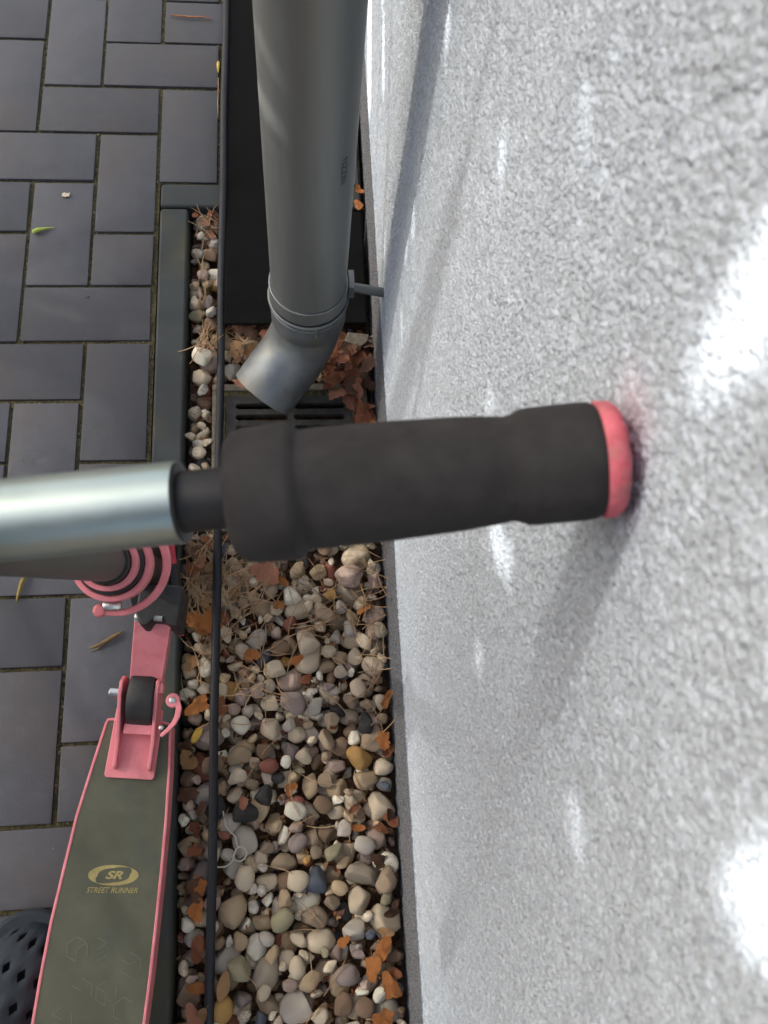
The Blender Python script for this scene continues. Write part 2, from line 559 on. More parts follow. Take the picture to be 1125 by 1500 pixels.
# ------------------------------------------------------------------ downpipe
PX, PY0, PR = 0.2409, -0.6364, 0.05
pipe = thing('downpipe', 'round grey zinc downpipe with an angled outlet shoe beside the wall', 'downpipe', (PX, PY0, 0.0))
b = MB()
b.lathe((PX, PY0, 0.165), (PX, PY0, 3), [(0, PR), (0.004, PR), (3.3, PR)], n=64, cap=False)
b.lathe((PX, PY0, 0.165), (PX, PY0, 3), [(0, PR), (0, PR - 0.0015), (3.3, PR - 0.0015)], n=64, cap=False)
shaft = b.build('pipe_shaft', m_zinc)
# shoe: bends down to the left and towards the viewer
hd = Vector((-0.71, -0.70, 0)).normalized()
RB = 0.094
cz = 0.136
path = [(PX, PY0, 0.186), (PX, PY0, 0.16), (PX, PY0, cz)]
for i in range(1, 13):
    a = R(60) * i / 12
    p = Vector((PX, PY0, cz)) + hd * (RB * (1 - math.cos(a))) - Vector((0, 0, RB * math.sin(a)))
    path.append(p)
dirn = hd * math.sin(R(60)) - Vector((0, 0, math.cos(R(60))))
path.append(path[-1] + dirn * 0.058)
path = [Vector(p) for p in path]
b = MB()
b.tube(path, [PR + 0.0022] * 3 + [PR - 0.001] * 12 + [PR - 0.001], n=64, cap=False)
b.tube(path, [PR - 0.001] * 3 + [PR - 0.003] * 13, n=64, cap=False)
shoe = b.build('outlet_shoe', m_zinc2, smooth=50)
b = MB()
for zc, rr, tw in ((0.186, PR + 0.0035, 0.0022), (0.176, PR + 0.003, 0.0014)):
    ring = [(PX + rr * math.cos(2 * math.pi * i / 48), PY0 + rr * math.sin(2 * math.pi * i / 48), zc) for i in range(49)]
    b.tube(ring, tw, n=8)
coll = b.build('socket_bead', m_zinc2)
b = MB()
sp = []
for i in range(6):
    a = R(-82 + i * 0.5)
    sp.append((PX + (PR + 0.003) * math.cos(a), PY0 + (PR + 0.003) * math.sin(a), 0.186 - i * 0.006))
b.tube(sp, [0.003, 0.0035, 0.002, 0.003, 0.002, 0.001], n=7)
sold = b.build('solder_drip', m_solder)
# clamp and its arm into the wall
b = MB()
ring = [(PX + (PR + 0.002) * math.cos(2 * math.pi * i / 48), PY0 + (PR + 0.002) * math.sin(2 * math.pi * i / 48)) for i in range(48)]
b.lathe((PX, PY0, 0.192), (PX, PY0, 1), [(0, PR + 0.0005), (0, PR + 0.003), (0.026, PR + 0.003), (0.026, PR + 0.0005)], n=48, cap=False)
b.box((PX + PR + 0.007, PY0 + 0.004, 0.205), (0.008, 0.028, 0.026))
clamp = b.build('pipe_clamp', m_zinc, bevel=0.001)
b = MB().tube([(PX + PR + 0.006, PY0 + 0.003, 0.200), (WX + 0.006, PY0 + 0.003, 0.185)], 0.0066, n=14)
arm = b.build('clamp_arm', m_zinc)
at_base(pipe, shaft, shoe, coll, sold, clamp, arm)
# faint maker's stamp up the pipe, too worn to read in full
m_stamp = mat('dark stamp ink', lin(54, 56, 56), lin(84, 86, 84), 900, 0.6, metal=0.3)
fc = bpy.data.curves.new('stamp', 'FONT'); fc.body = 'NZZIN'; fc.size = 0.0125; fc.align_x = 'CENTER'; fc.align_y = 'CENTER'
fo = bpy.data.objects.new('stamp', fc); C.objects.link(fo)
dg = bpy.context.evaluated_depsgraph_get()
me = bpy.data.meshes.new_from_object(fo.evaluated_get(dg))
bpy.data.objects.remove(fo)
STAMP_A, STAMP_Z = R(-46), 0.47
for vv in me.vertices:                                  # wrap the flat word round the pipe, reading downwards
    x, y = vv.co.x, vv.co.y
    a = STAMP_A + y / PR
    vv.co = (PX + (PR + 0.0004) * math.cos(a), PY0 + (PR + 0.0004) * math.sin(a), STAMP_Z - x)
me.materials.append(m_stamp)
st = link('stamp', me)
at_base(pipe, st)

# ------------------------------------------------------------------ flat black sheet standing in for an unidentified dark area, and the rod
b = MB()
b.prism([(0.112, -0.574), (0.336, -0.574), (0.336, -0.362), (0.258, -0.356), (0.25, -0.2), (0.248, 0.42), (0.112, 0.42)], 0.0035, 0.0095)
tag(b.build('black_sheet', m_mat, bevel=0.002), 'matt black sheet lying flat behind the zinc downpipe', 'rubber sheet')
pts = []
for i in range(60):
    y = 0.45 - i * 0.038
    x = 0.1035 + (y + 0.9) * 0.008 + 0.0006 * math.sin(i * 0.7)
    pts.append((x, y, 0.0090 if y > -0.36 else 0.0085 - min(1, (-0.36 - y) / 0.25) * 0.012))
tag(MB().tube(pts, 0.0060, n=14).build('rod', m_rod), 'thin straight black rod lying lengthwise along the gravel bed', 'rod')

# ------------------------------------------------------------------ yard drain
GX0, GX1, GY0, GY1, GZ = 0.113, 0.311, -0.884, -0.686, -0.017
drain = thing('yard_drain', 'square dark yard drain with slotted cover below the pipe outlet', 'drain', (0.212, -0.785, -0.1))
ps = []
b = MB()
def ring_boxes(b, x0, y0, x1, y1, wd, z0, z1):
    zc, zh = (z0 + z1) / 2, z1 - z0
    b.box(((x0 + x1) / 2, y0 + wd / 2, zc), (x1 - x0, wd, zh)); b.box(((x0 + x1) / 2, y1 - wd / 2, zc), (x1 - x0, wd, zh))
    b.box((x0 + wd / 2, (y0 + y1) / 2, zc), (wd, y1 - y0 - 2 * wd, zh)); b.box((x1 - wd / 2, (y0 + y1) / 2, zc), (wd, y1 - y0 - 2 * wd, zh))
ring_boxes(b, GX0 - 0.009, GY0 - 0.009, GX1 + 0.009, GY1 + 0.009, 0.0085, -0.1, GZ - 0.003)
ps.append(b.build('frame', m_moss, bevel=0.001))
b = MB(); ring_boxes(b, GX0 - 0.021, GY0 - 0.021, GX1 + 0.021, GY1 + 0.021, 0.0115, -0.1, GZ - 0.001)
ps.append(b.build('concrete_surround', m_conc, bevel=0.0015))
b = MB().prism([(GX0, GY0), (GX1, GY0), (GX1, GY1), (GX0, GY1)], -0.1, -0.09)
ps.append(b.build('sump', m_mat))
# cover: solid rim, centre rib and cross bars with rounded slot ends
b = MB()
rim = 0.0135
mid = (GX0 + GX1) / 2
sl = 0.0095; pitch = 0.0188
ny = 9
y_top = GY1 - rim
b.box(((GX0 + GX1) / 2, GY1 - rim / 2, GZ - 0.006), (GX1 - GX0, rim, 0.012))
b.box(((GX0 + GX1) / 2, (GY0 + y_top - ny * pitch + pitch - sl) / 2, GZ - 0.006), (GX1 - GX0, (y_top - ny * pitch + pitch - sl) - GY0, 0.012))
def side(xa, xb, ends):
    """strip between xa and xb whose slot edges are scalloped"""
    P = []
    y1 = y_top; y0 = y_top - (ny - 1) * pitch - sl
    right = [(xb, y1)]
    for k in range(ny):
        ya = y_top - k * pitch
        right.append((xb, ya))
        if 'r' in ends:
            for i in range(1, 8):
                a = math.pi * i / 8
                right.append((xb - sl / 2 * math.sin(a) * 0.9, ya - sl / 2 + sl / 2 * math.cos(a)))
        right.append((xb, ya - sl))
    left = []
    for k in reversed(range(ny)):
        ya = y_top - k * pitch
        left.append((xa, ya - sl))
        if 'l' in ends:
            for i in range(1, 8):
                a = math.pi * i / 8
                left.append((xa + sl / 2 * math.sin(a) * 0.9, ya - sl / 2 - sl / 2 * math.cos(a)))
        left.append((xa, ya))
    return list(reversed(right + left))
b.prism(side(GX0, GX0 + 0.019, 'r'), GZ - 0.012, GZ)
b.prism(side(mid - 0.009, mid + 0.009, 'lr'), GZ - 0.012, GZ)
b.prism(side(GX1 - 0.019, GX1, 'l'), GZ - 0.012, GZ)
cover = b.build('cover', m_iron, bevel=0.0)
ps.append(cover)
at_base(drain, *ps)
for xa, xb in ((GX0 + 0.019, mid - 0.009), (mid + 0.009, GX1 - 0.019)):
    for k in range(ny - 1):
        yc = y_top - k * pitch - sl - (pitch - sl) / 2
        MBo = MB().box(((xa + xb) / 2, yc, GZ - 0.0062), (xb - xa, pitch - sl, 0.012)).build('bar', m_iron, cover, bevel=0.0008)

# ------------------------------------------------------------------ scooter
F = Vector((0.124, 0.992, 0)).normalized()
RT = Vector((F.y, -F.x, 0))
UP = Vector((0, 0, 1))
scooter = thing('kick_scooter', 'pink kick scooter with olive deck, its handlebar leaning against the house wall', 'scooter', (0.0, -1.3, 0.0))
SP = []
def sp(o):
    SP.append(o); return o
left = [(-0.0120, -1.1780), (-0.0205, -1.1782), (-0.0236, -1.183), (-0.0385, -1.2366), (-0.053, -1.2907), (-0.0645, -1.3504), (-0.0748, -1.4043), (-0.0825, -1.4599), (-0.0879, -1.5069), (-0.0935, -1.58), (-0.094, -1.65), (-0.090, -1.70)]
right = [(0.048, -1.1850), (0.0555, -1.1875), (0.0575, -1.193), (0.0573, -1.2454), (0.0553, -1.3005), (0.0515, -1.3573), (0.0471, -1.4121), (0.042, -1.4683), (0.0368, -1.5158), (0.028, -1.58), (0.02, -1.65), (0.012, -1.705)]
outl = left + list(reversed(right))
def inset(P, d):
    cx = sum(p[0] for p in P) / len(P)
    out = []
    n = len(P)
    for i in range(n):
        a, b_, c = Vector(P[i - 1]), Vector(P[i]), Vector(P[(i + 1) % n])
        nrm = (c - a).normalized()
        out.append(tuple(b_ + Vector((-nrm.y, nrm.x)) * d))
    return out
ZD = 0.085
inn = inset(outl, 0.0036)
b = MB()
n = len(outl)
v = [(x, y, ZD - 0.03) for x, y in outl] + [(x, y, ZD) for x, y in outl] + [(x, y, ZD) for x, y in inn] + [(x, y, ZD - 0.004) for x, y in inn]
f = [tuple(range(n))]
for k in range(3):
    f += [(k * n + i, k * n + (i + 1) % n, (k + 1) * n + (i + 1) % n, (k + 1) * n + i) for i in range(n)]
b.add(v, f)
sp(b.build('deck', m_pink, bevel=0.0009))
tape = sp(MB().prism(list(reversed(inset(outl, 0.0038))), ZD - 0.003, ZD - 0.0008).build('grip_tape', m_tape, smooth=0))

# printed emblem and name on the tape
ZP = ZD - 0.0004
LC = Vector((-0.0055, -1.3592)); la = R(-4)
LX = Vector((math.cos(la), math.sin(la))); LY = Vector((-math.sin(la), math.cos(la)))
def lp(x, y, dz=0.0): return (LC.x + LX.x * x + LY.x * y, LC.y + LX.y * x + LY.y * y, ZP + dz)
b = MB()
N = 64
def ring_seg(b, a0, a1, w0, w1):
    """band of the emblem's oval whose ends sweep out to a point"""
    K = 30
    vs_ = []
    for i in range(K + 1):
        u = i / K
        a = R(a0 + (a1 - a0) * u)
        ox, oy = 0.0290 * math.cos(a), 0.0112 * math.sin(a)
        tt = min(1, u * 4) if w0 else 1
        tt = min(tt, (1 - u) * 4) if w1 else tt
        k = 1 - 0.36 * max(0.06, tt)
        ix, iy = 0.0290 * math.cos(a) * k + 0.0005, 0.0112 * math.sin(a) * (k + 0.05)
        vs_ += [lp(ox, oy), lp(ix, iy)]
    b.add(vs_, [(2 * i, 2 * i + 2, 2 * i + 3, 2 * i + 1) for i in range(K)])
ring_seg(b, 42, 236, True, True)
ring_seg(b, 222, 416, True, True)
emb = b.build('emblem', m_gold, smooth=0)
emb.parent = tape
def word(txt, size, x, y, shear, sx=1.0, bold=0.0):
    fc = bpy.data.curves.new('lettering', 'FONT')
    fc.body = txt; fc.size = size; fc.shear = shear; fc.align_x = 'CENTER'; fc.align_y = 'CENTER'; fc.offset = bold
    fo = bpy.data.objects.new('lettering', fc); C.objects.link(fo)
    dg = bpy.context.evaluated_depsgraph_get()
    me = bpy.data.meshes.new_from_object(fo.evaluated_get(dg))
    bpy.data.objects.remove(fo)
    for vv in me.vertices:
        vv.co = lp(vv.co.x * sx + x, vv.co.y + y)
    me.materials.append(m_gold)
    return link('lettering', me, tape)
word('SR', 0.0115, 0.0002, -0.0002, 0.35, 1.55, 0.0004)
word('STREET RUNNER', 0.0085, 0.0002, -0.0165, 0.32, 0.92, 0.00012)
# faint line cubes printed on the rear of the tape
b = MB()
def strip(b, p, q, wd=0.00042):
    p, q = Vector(p), Vector(q)
    d = (q - p).normalized(); nn = Vector((-d.y, d.x)) * wd
    b.add([(*(p + nn), ZP), (*(p - nn), ZP), (*(q - nn), ZP), (*(q + nn), ZP)], [(0, 1, 2, 3)])
rr = random.Random(3)
for cx, cy in ((-0.043, -1.435), (-0.02, -1.437), (0.018, -1.455), (-0.035, -1.478), (-0.008, -1.482), (0.012, -1.5), (-0.055, -1.505), (-0.028, -1.525), (0.0, -1.53), (-0.045, -1.56), (-0.01, -1.57)):
    s = 0.0125
    hx = [Vector((cx + s * math.cos(R(30 + 60 * i)), cy + s * math.sin(R(30 + 60 * i)))) for i in range(6)]
    for i in range(6):
        if rr.random() < 0.62: strip(b, hx[i], hx[(i + 1) % 6])
    for i in (0, 2, 4):
        if rr.random() < 0.6: strip(b, hx[i], (cx, cy))
lines = b.build('line_print', m_line, smooth=0)
lines.parent = tape

# folding bracket on the front of the deck
def frame_at(o, x, y, z):
    M = Matrix((x, y, z)).transposed().to_4x4(); M.translation = o
    return M
def plate(poly3, th, nrm):
    """flat polygon given in space, thickened th along nrm"""
    P = [Vector(p) for p in poly3]; nn = Vector(nrm).normalized() * th / 2
    k = len(P)
    v = [p - nn for p in P] + [p + nn for p in P]
    f = [tuple(reversed(range(k))), tuple(range(k, 2 * k))] + [(i, (i + 1) % k, k + (i + 1) % k, k + i) for i in range(k)]
    return v, f
b = MB().prism(list(reversed([(-0.0207, -1.2455), (-0.0185, -1.2485), (0.0358, -1.2545), (0.0388, -1.252), (0.0475, -1.172), (-0.0094, -1.166)])), ZD + 0.0005, ZD + 0.0045)
sp(b.build('bracket_plate', m_pink, bevel=0.001))
def rail(P0, P1, h0, h1):
    """upright side flange: low and rounded at the rear, high at the front"""
    P0, P1 = Vector(P0), Vector(P1)
    d = (P1 - P0)
    pr = [(0, 0.0), (0.0, h0 * 0.7), (0.03, h0), (0.30, h0 * 1.12), (0.85, h1), (1.0, h1), (1.08, h1 * 0.7), (1.08, 0.25 * h1), (0.9, 0)]
    poly = [(P0.x + d.x * t, P0.y + d.y * t, ZD + 0.004 + z) for t, z in pr]
    return plate(poly, 0.0045, Vector((d.y, -d.x, 0)))
b = MB().add(*rail((-0.0075, -1.2400), (0.0035, -1.1400), 0.012, 0.042)); sp(b.build('side_flange', m_pink, bevel=0.001))
b = MB().add(*rail((0.0335, -1.2445), (0.0465, -1.1420), 0.012, 0.042)); sp(b.build('side_flange', m_pink, bevel=0.001))
b = MB().box((0.0205, -1.1955, ZD + 0.014), (0.0335, 0.012, 0.018), Matrix.Rotation(R(-6), 3, 'Z')); sp(b.build('cross_piece', m_pink, bevel=0.001))
# pivot roller, pin and lever
rc = Vector((0.0262, -1.1555, 0.100)); ax = RT
b = MB()
pr = [(-0.0158, 0.008), (-0.0162, 0.030), (-0.0145, 0.0345), (-0.010, 0.0362), (0.010, 0.0362), (0.0145, 0.0345), (0.0162, 0.030), (0.0158, 0.008)]
b.lathe(rc, rc + ax, pr, n=48)
sp(b.build('pivot_roller', m_tyre))
b = MB().lathe((0.0, -1.1525, 0.118), Vector((0.0, -1.1525, 0.118)) - RT, [(0, 0.0055), (0.001, 0.0062), (0.0115, 0.0062), (0.0128, 0.0052)], n=24)
sp(b.build('pivot_pin', m_steel))
b = MB().box((0.0495, -1.150, 0.122), (0.006, 0.012, 0.012)); sp(b.build('pivot_nut', m_pink, bevel=0.001))
lv = [(0.0631, -1.1628, 0.12), (0.0690, -1.1660, 0.12), (0.0708, -1.1740, 0.12), (0.0692, -1.1830, 0.119), (0.0650, -1.1915, 0.118), (0.0585, -1.1985, 0.117), (0.0490, -1.2055, 0.114)]
b = MB()
def ribbon(b, path, wds, th):
    """flat bar of varying width lying in a horizontal plane"""
    P = [Vector(p) for p in path]; k = len(P); vt = []
    for i in range(k):
        d = (P[min(i + 1, k - 1)] - P[max(0, i - 1)]); d.z = 0; d.normalize()
        nn = Vector((-d.y, d.x, 0)) * wds[i] / 2
        vt += [P[i] + nn + UP * th / 2, P[i] - nn + UP * th / 2, P[i] - nn - UP * th / 2, P[i] + nn - UP * th / 2]
    f = []
    for i in range(k - 1):
        for j in range(4):
            a, c = i * 4 + j, i * 4 + (j + 1) % 4
            f.append((a, c, c + 4, a + 4))
    f += [(3, 2, 1, 0), tuple(range((k - 1) * 4, k * 4))]
    b.add(vt, f)
ribbon(b, lv[1:], [0.0062, 0.0072, 0.0066, 0.0058, 0.005, 0.0042], 0.005)
b.lathe((0.0635, -1.1645, 0.1145), (0.0635, -1.1645, 1), [(0, 0.0085), (0.007, 0.0088), (0.0085, 0.0078), (0.0085, 0.004)], n=28)
lev = sp(b.build('release_lever', m_pink, bevel=0.0008))
MB().lathe((0.0635, -1.1645, 0.121), (0.0635, -1.1645, 1), [(0, 0.0042), (0.003, 0.004), (0.0042, 0.002)], n=18).build('screw', m_steel, lev)
MB().lathe((0.0495, -1.1955, 0.112), (0.0495, -1.1955, 1), [(0, 0.003), (0.003, 0.0028), (0.004, 0.0012)], n=14).build('screw', m_steel, lev)
# neck: a pressed channel rising from the pivot to the head
nb0, nf0 = Vector((0.0140, -1.135, 0.125)), Vector((0.0300, -1.080, 0.195))
nb1, nf1 = Vector((0.0495, -1.1375, 0.125)), Vector((0.0690, -1.0830, 0.195))
b = MB()
dn = (nb1 - nb0).cross(nf0 - nb0).normalized()
if dn.z < 0: dn = -dn
dn = -dn
b.add(*plate([nb0, nb1, nf1, nf0], 0.004, dn))
nk = sp(b.build('neck', m_pink, bevel=0.001))
b = MB().add(*plate([nb0 + dn * -0.002, nf0 + dn * -0.002, nf0 + dn * 0.03, nb0 + dn * 0.026 + Vector((-0.004, -0.028, -0.01)), nb0 + Vector((-0.003, -0.02, -0.004))], 0.0036, nb1 - nb0))
sp(b.build('neck_flange', m_pink, bevel=0.001))
b = MB().add(*plate([nb1 + dn * -0.002, nf1 + dn * -0.002, nf1 + dn * 0.03, nb1 + dn * 0.026 + Vector((-0.004, -0.028, -0.01)), nb1 + Vector((-0.003, -0.02, -0.004))], 0.0036, nb1 - nb0))
sp(b.build('neck_flange', m_pink, bevel=0.001))
# head block
b = MB()
hp = [(-0.024, -0.006), (-0.016, -0.020), (-0.010, -0.020), (-0.004, -0.012), (0.010, -0.012), (0.016, -0.017), (0.025, -0.017), (0.025, 0.03), (-0.020, 0.03), (-0.024, 0.02)]
b.prism([(0.0575 + x * F.y + y * F.x, -1.0735 - x * F.x + y * F.y) for x, y in hp], 0.16, 0.218)
head = sp(b.build('head_block', m_black, bevel=0.002))
MB().lathe((0.038, -1.0805, 0.208), Vector((0.038, -1.0805, 0.208)) - RT, [(0, 0.0052), (0.005, 0.0054), (0.007, 0.0042)], n=6).build('bolt', m_steel, head)
MB().lathe((0.0545, -1.0835, 0.2185), (0.0625, -1.0845, 0.2185), [(0, 0.0032), (0.009, 0.0032)], n=12).build('bolt', m_steel, head)
# steering column up to the T joint
T0 = Vector((0.0340, -1.008, 0.15)); TT = Vector((0.0810, -1.1905, 0.8785))
cd = (TT - T0).normalized()
L_ = (TT - T0).length
b = MB().lathe(T0, TT, [(0, 0.0198), (0.34, 0.0198), (0.34, 0.018)], n=40)
sp(b.build('lower_column', m_black))
b = MB().lathe(T0, TT, [(0.3, 0.0172), (L_ + 0.005, 0.0172)], n=40)
m_dalu = mat('dark anodised tube', lin(74, 79, 76), lin(88, 92, 88), 20, 0.4, 0.5, metal=0.25)
sp(b.build('upper_column', m_dalu))
def arc_ring(b, c, nrm, r0, r1, h, a0, a1, xref, K=40, r_end=None):
    """flat curved bar round c, from angle a0 to a1"""
    nrm = Vector(nrm).normalized(); xr = (Vector(xref) - nrm * Vector(xref).dot(nrm)).normalized(); yr = nrm.cross(xr)
    vt = []; f = []
    for i in range(K + 1):
        u = i / K
        a = R(a0 + (a1 - a0) * u)
        d = xr * math.cos(a) + yr * math.sin(a)
        ra, rb = r0, r1
        if r_end:
            ra, rb = r0 + (r_end[0] - r0) * u, r1 + (r_end[1] - r1) * u
        for r_, z_ in ((ra, 0), (rb, 0), (rb, h), (ra, h)):
            vt.append(Vector(c) + d * r_ + nrm * z_)
    for i in range(K):
        for j in range(4):
            p, q = i * 4 + j, i * 4 + (j + 1) % 4
            f.append((p, q, q + 4, p + 4))
    f += [(3, 2, 1, 0), tuple(range(K * 4, K * 4 + 4))]
    b.add(vt, f)
col = lambda d: T0 + cd * d
b = MB().lathe(col(0.255), TT, [(0, 0.022), (0, 0.0288), (0.052, 0.0288), (0.052, 0.022)], n=48)
sp(b.build('column_sleeve', m_black))
b = MB(); arc_ring(b, col(0.272), cd, 0.0292, 0.0348, 0.032, 90, 449.5, (1, 0, 0), 60)
sp(b.build('clamp_collar', m_pink, bevel=0.0012))
b = MB(); arc_ring(b, col(0.300), cd, 0.0204, 0.0254, 0.026, 90, 449.5, (1, 0, 0), 60)
sp(b.build('column_ring', m_pink, bevel=0.001))
b = MB(); arc_ring(b, col(0.262), cd, 0.0408, 0.0495, 0.008, 40, -108, (1, 0, 0), 40, (0.0428, 0.0482))
end = col(0.262)
xr = (Vector((1, 0, 0)) - cd * cd.x).normalized(); yr = cd.cross(xr)
e = end + (xr * math.cos(R(-110)) + yr * math.sin(R(-110))) * 0.0455
b.lathe(e - cd * 0.001, e + cd, [(0, 0.0035), (0.001, 0.0062), (0.007, 0.0064), (0.0105, 0.0052), (0.011, 0.002)], n=24)
sp(b.build('quick_release_lever', m_pink, bevel=0.0012))
e2 = end + (xr * math.cos(R(-96)) + yr * math.sin(R(-88))) * 0.0385
b = MB().lathe(e2 + cd * 0.008 - xr * 0.008, e2 + cd * 0.008 + xr, [(0, 0.004), (0.002, 0.0048), (0.014, 0.0048), (0.016, 0.004)], n=18)
sp(b.build('clamp_bolt', m_steel))
# front wheel, fork
wc = Vector((0.0330, -0.958, 0.098))
fw = sp(MB().lathe(wc - RT * 0.0145, wc + RT, [(0.001, 0.072), (0, 0.086), (0.004, 0.0945), (0.0145, 0.0975), (0.025, 0.0945), (0.029, 0.086), (0.028, 0.072)], n=64).build('front_wheel', m_tyre))
MB().lathe(wc - RT * 0.012, wc + RT, [(0, 0.012), (0, 0.0735), (0.024, 0.0735), (0.024, 0.012)], n=48).build('rim', m_pink, fw)
for dx_, nm_ in ((0.0, 'r'), (-0.052, 'l')):
    o0 = Vector((0.0545 + dx_, -0.955, 0.112)); o1 = Vector((0.0725 + dx_ * 0.8, -1.086, 0.124))
    P = [o0 - UP * 0.010, o0 + UP * 0.012, (o0 + o1) / 2 + UP * 0.013, o1 + UP * 0.004, o1 - UP * 0.004, (o0 + o1) / 2 - UP * 0.012]
    fl = sp(MB().add(*plate(P, 0.0062, RT)).build('fork_leg', m_red, bevel=0.0012))
    MB().box(o0 * 0.52 + o1 * 0.48 + UP * 0.002, (0.012, 0.044, 0.034), Matrix.Rotation(R(8), 3, 'Z')).build('fork_cap', m_black, fl, bevel=0.003)
b = MB(); K = 24; vt = []
for i in range(K + 1):
    a = R(60 + 50 * i / K)
    for s_ in (-1, 1):
        for rr_ in (0.1035, 0.1055):
            vt.append(wc + F * (math.cos(a) * rr_) + UP * (math.sin(a) * rr_) + RT * 0.019 * s_)
f = []
for i in range(K):
    o = i * 4
    for a_, c_ in ((0, 1), (1, 3), (3, 2), (2, 0)):
        f.append((o + a_, o + c_, o + c_ + 4, o + a_ + 4))
f += [(0, 2, 3, 1), (K * 4, K * 4 + 1, K * 4 + 3, K * 4 + 2)]
b.add(vt, f); sp(b.build('mudguard', m_black))
# rear wheel and brake fender behind the frame
wc2 = Vector((-0.052, -1.80, 0.088))
fw2 = sp(MB().lathe(wc2 - RT * 0.0145, wc2 + RT, [(0.001, 0.062), (0, 0.076), (0.004, 0.0845), (0.0145, 0.0875), (0.025, 0.0845), (0.029, 0.076), (0.028, 0.062)], n=48).build('rear_wheel', m_tyre))
MB().lathe(wc2 - RT * 0.012, wc2 + RT, [(0, 0.012), (0, 0.0635), (0.024, 0.0635), (0.024, 0.012)], n=40).build('rim', m_pink, fw2)
for sgn in (-1, 1):
    P = [(wc2 + RT * 0.021 * sgn + Vector((0, 0.012, -0.01))), (wc2 + RT * 0.021 * sgn - F * 0.014), (wc2 + RT * 0.021 * sgn + Vector((0, 0, 0.012))), (wc2 + RT * 0.021 * sgn + F * 0.11 + UP * -0.005), (wc2 + RT * 0.021 * sgn + F * 0.11 - UP * 0.03)]
    sp(MB().add(*plate(P, 0.005, RT)).build('rear_dropout', m_pink, bevel=0.001))
# handlebar
E1 = Vector((0.3310, -1.1830, 0.9165))
bd = (E1 - TT).normalized()
LB = (E1 - TT).length
def xs_at(x): return (x - TT.x) / bd.x
pt = lambda d: TT + bd * d
b = MB().lathe(pt(-0.20), E1, [(0, 0.0150), (0.0008, 0.0158), (0.20 + xs_at(0.1760), 0.0158), (0.20 + xs_at(0.1761), 0.0156), (0.20 + xs_at(0.1761), 0.0122)], n=56)
sp(b.build('crossbar', m_alu))
b = MB().lathe(TT - cd * 0.028, TT + cd, [(0, 0.0205), (0.01, 0.0215), (0.045, 0.0215)], n=36); sp(b.build('tee_sleeve', m_alu))
b = MB().lathe(pt(xs_at(0.170)), E1, [(0, 0.0118), (xs_at(0.1764) - xs_at(0.170), 0.0118), (xs_at(0.1764) - xs_at(0.170), 0.01565), (xs_at(0.1772) - xs_at(0.170), 0.0152), (xs_at(0.1776) - xs_at(0.170), 0.0118), (xs_at(0.202) - xs_at(0.170), 0.0118)], n=40); sp(b.build('bar_end_sleeve', m_black))
def grip(A, dirv, L):
    pr = [(0, 0.012), (0.0, 0.0225), (0.002, 0.0245), (0.006, 0.0256), (0.0215, 0.0262), (0.0242, 0.0256), (0.0256, 0.0232), (0.0272, 0.0226), (0.032, 0.0229), (0.06, 0.0224), (0.085, 0.0214), (0.098, 0.0203), (L - 0.033, 0.0197),
          (L - 0.031, 0.0200), (L - 0.027, 0.0217), (L - 0.024, 0.0220), (L - 0.006, 0.0221), (L - 0.002, 0.0218), (L, 0.0208), (L, 0.012)]
    return MB().lathe(A, A + dirv, pr, n=64)
gs = xs_at(0.1965)
GL = LB - gs
sp(grip(pt(gs), bd, GL).build('foam_grip', m_foam, smooth=50))
b = MB(); rj = random.Random(5)
K = 48
prof = [(0, 0.0209), (0.001, 0.0219), (0.0052, 0.0219), (0.0070, 0.0211), (0.0088, 0.018), (0.0090, 0.0)]
b.lathe(E1, E1 + bd, prof[:-1], n=K)
for i in range(2 * K, 5 * K):
    p = Vector(b.v[i]); b.v[i] = tuple(p + (p - E1 - bd * 0.005).normalized() * rj.uniform(-0.0007, 0.0003))
m_cap = mat('scuffed pink rubber end', lin(206, 88, 102), lin(220, 118, 128), 160, 0.7, bump=0.5, bscale=500, c3=lin(170, 110, 108), s3=60)
sp(b.build('bar_end_cap', m_cap, smooth=50))
lg = pt(-0.20 - 0.115)
sp(grip(pt(-0.195), -bd, 0.138).build('foam_grip', m_foam, smooth=50))
at_base(scooter, *SP)
for o in SP:
    for ch in o.children:
        ch.matrix_parent_inverse = Matrix.Identity(4)

# ------------------------------------------------------------------ gravel bed: pebbles dropped one by one into the trench
bed = tag(bpy.data.objects.new('gravel_bed', None), kind='structure')
C.objects.link(bed)
BX0, BX1, BY0, BY1 = 0.0535, 0.3405, -1.78, -0.352
hb = MB().prism([(BX0, BY0), (BX1, BY0), (BX1, BY1), (BX0, BY1)], -0.1, -0.050)
hb.build('humus', m_soil, bed, smooth=0)


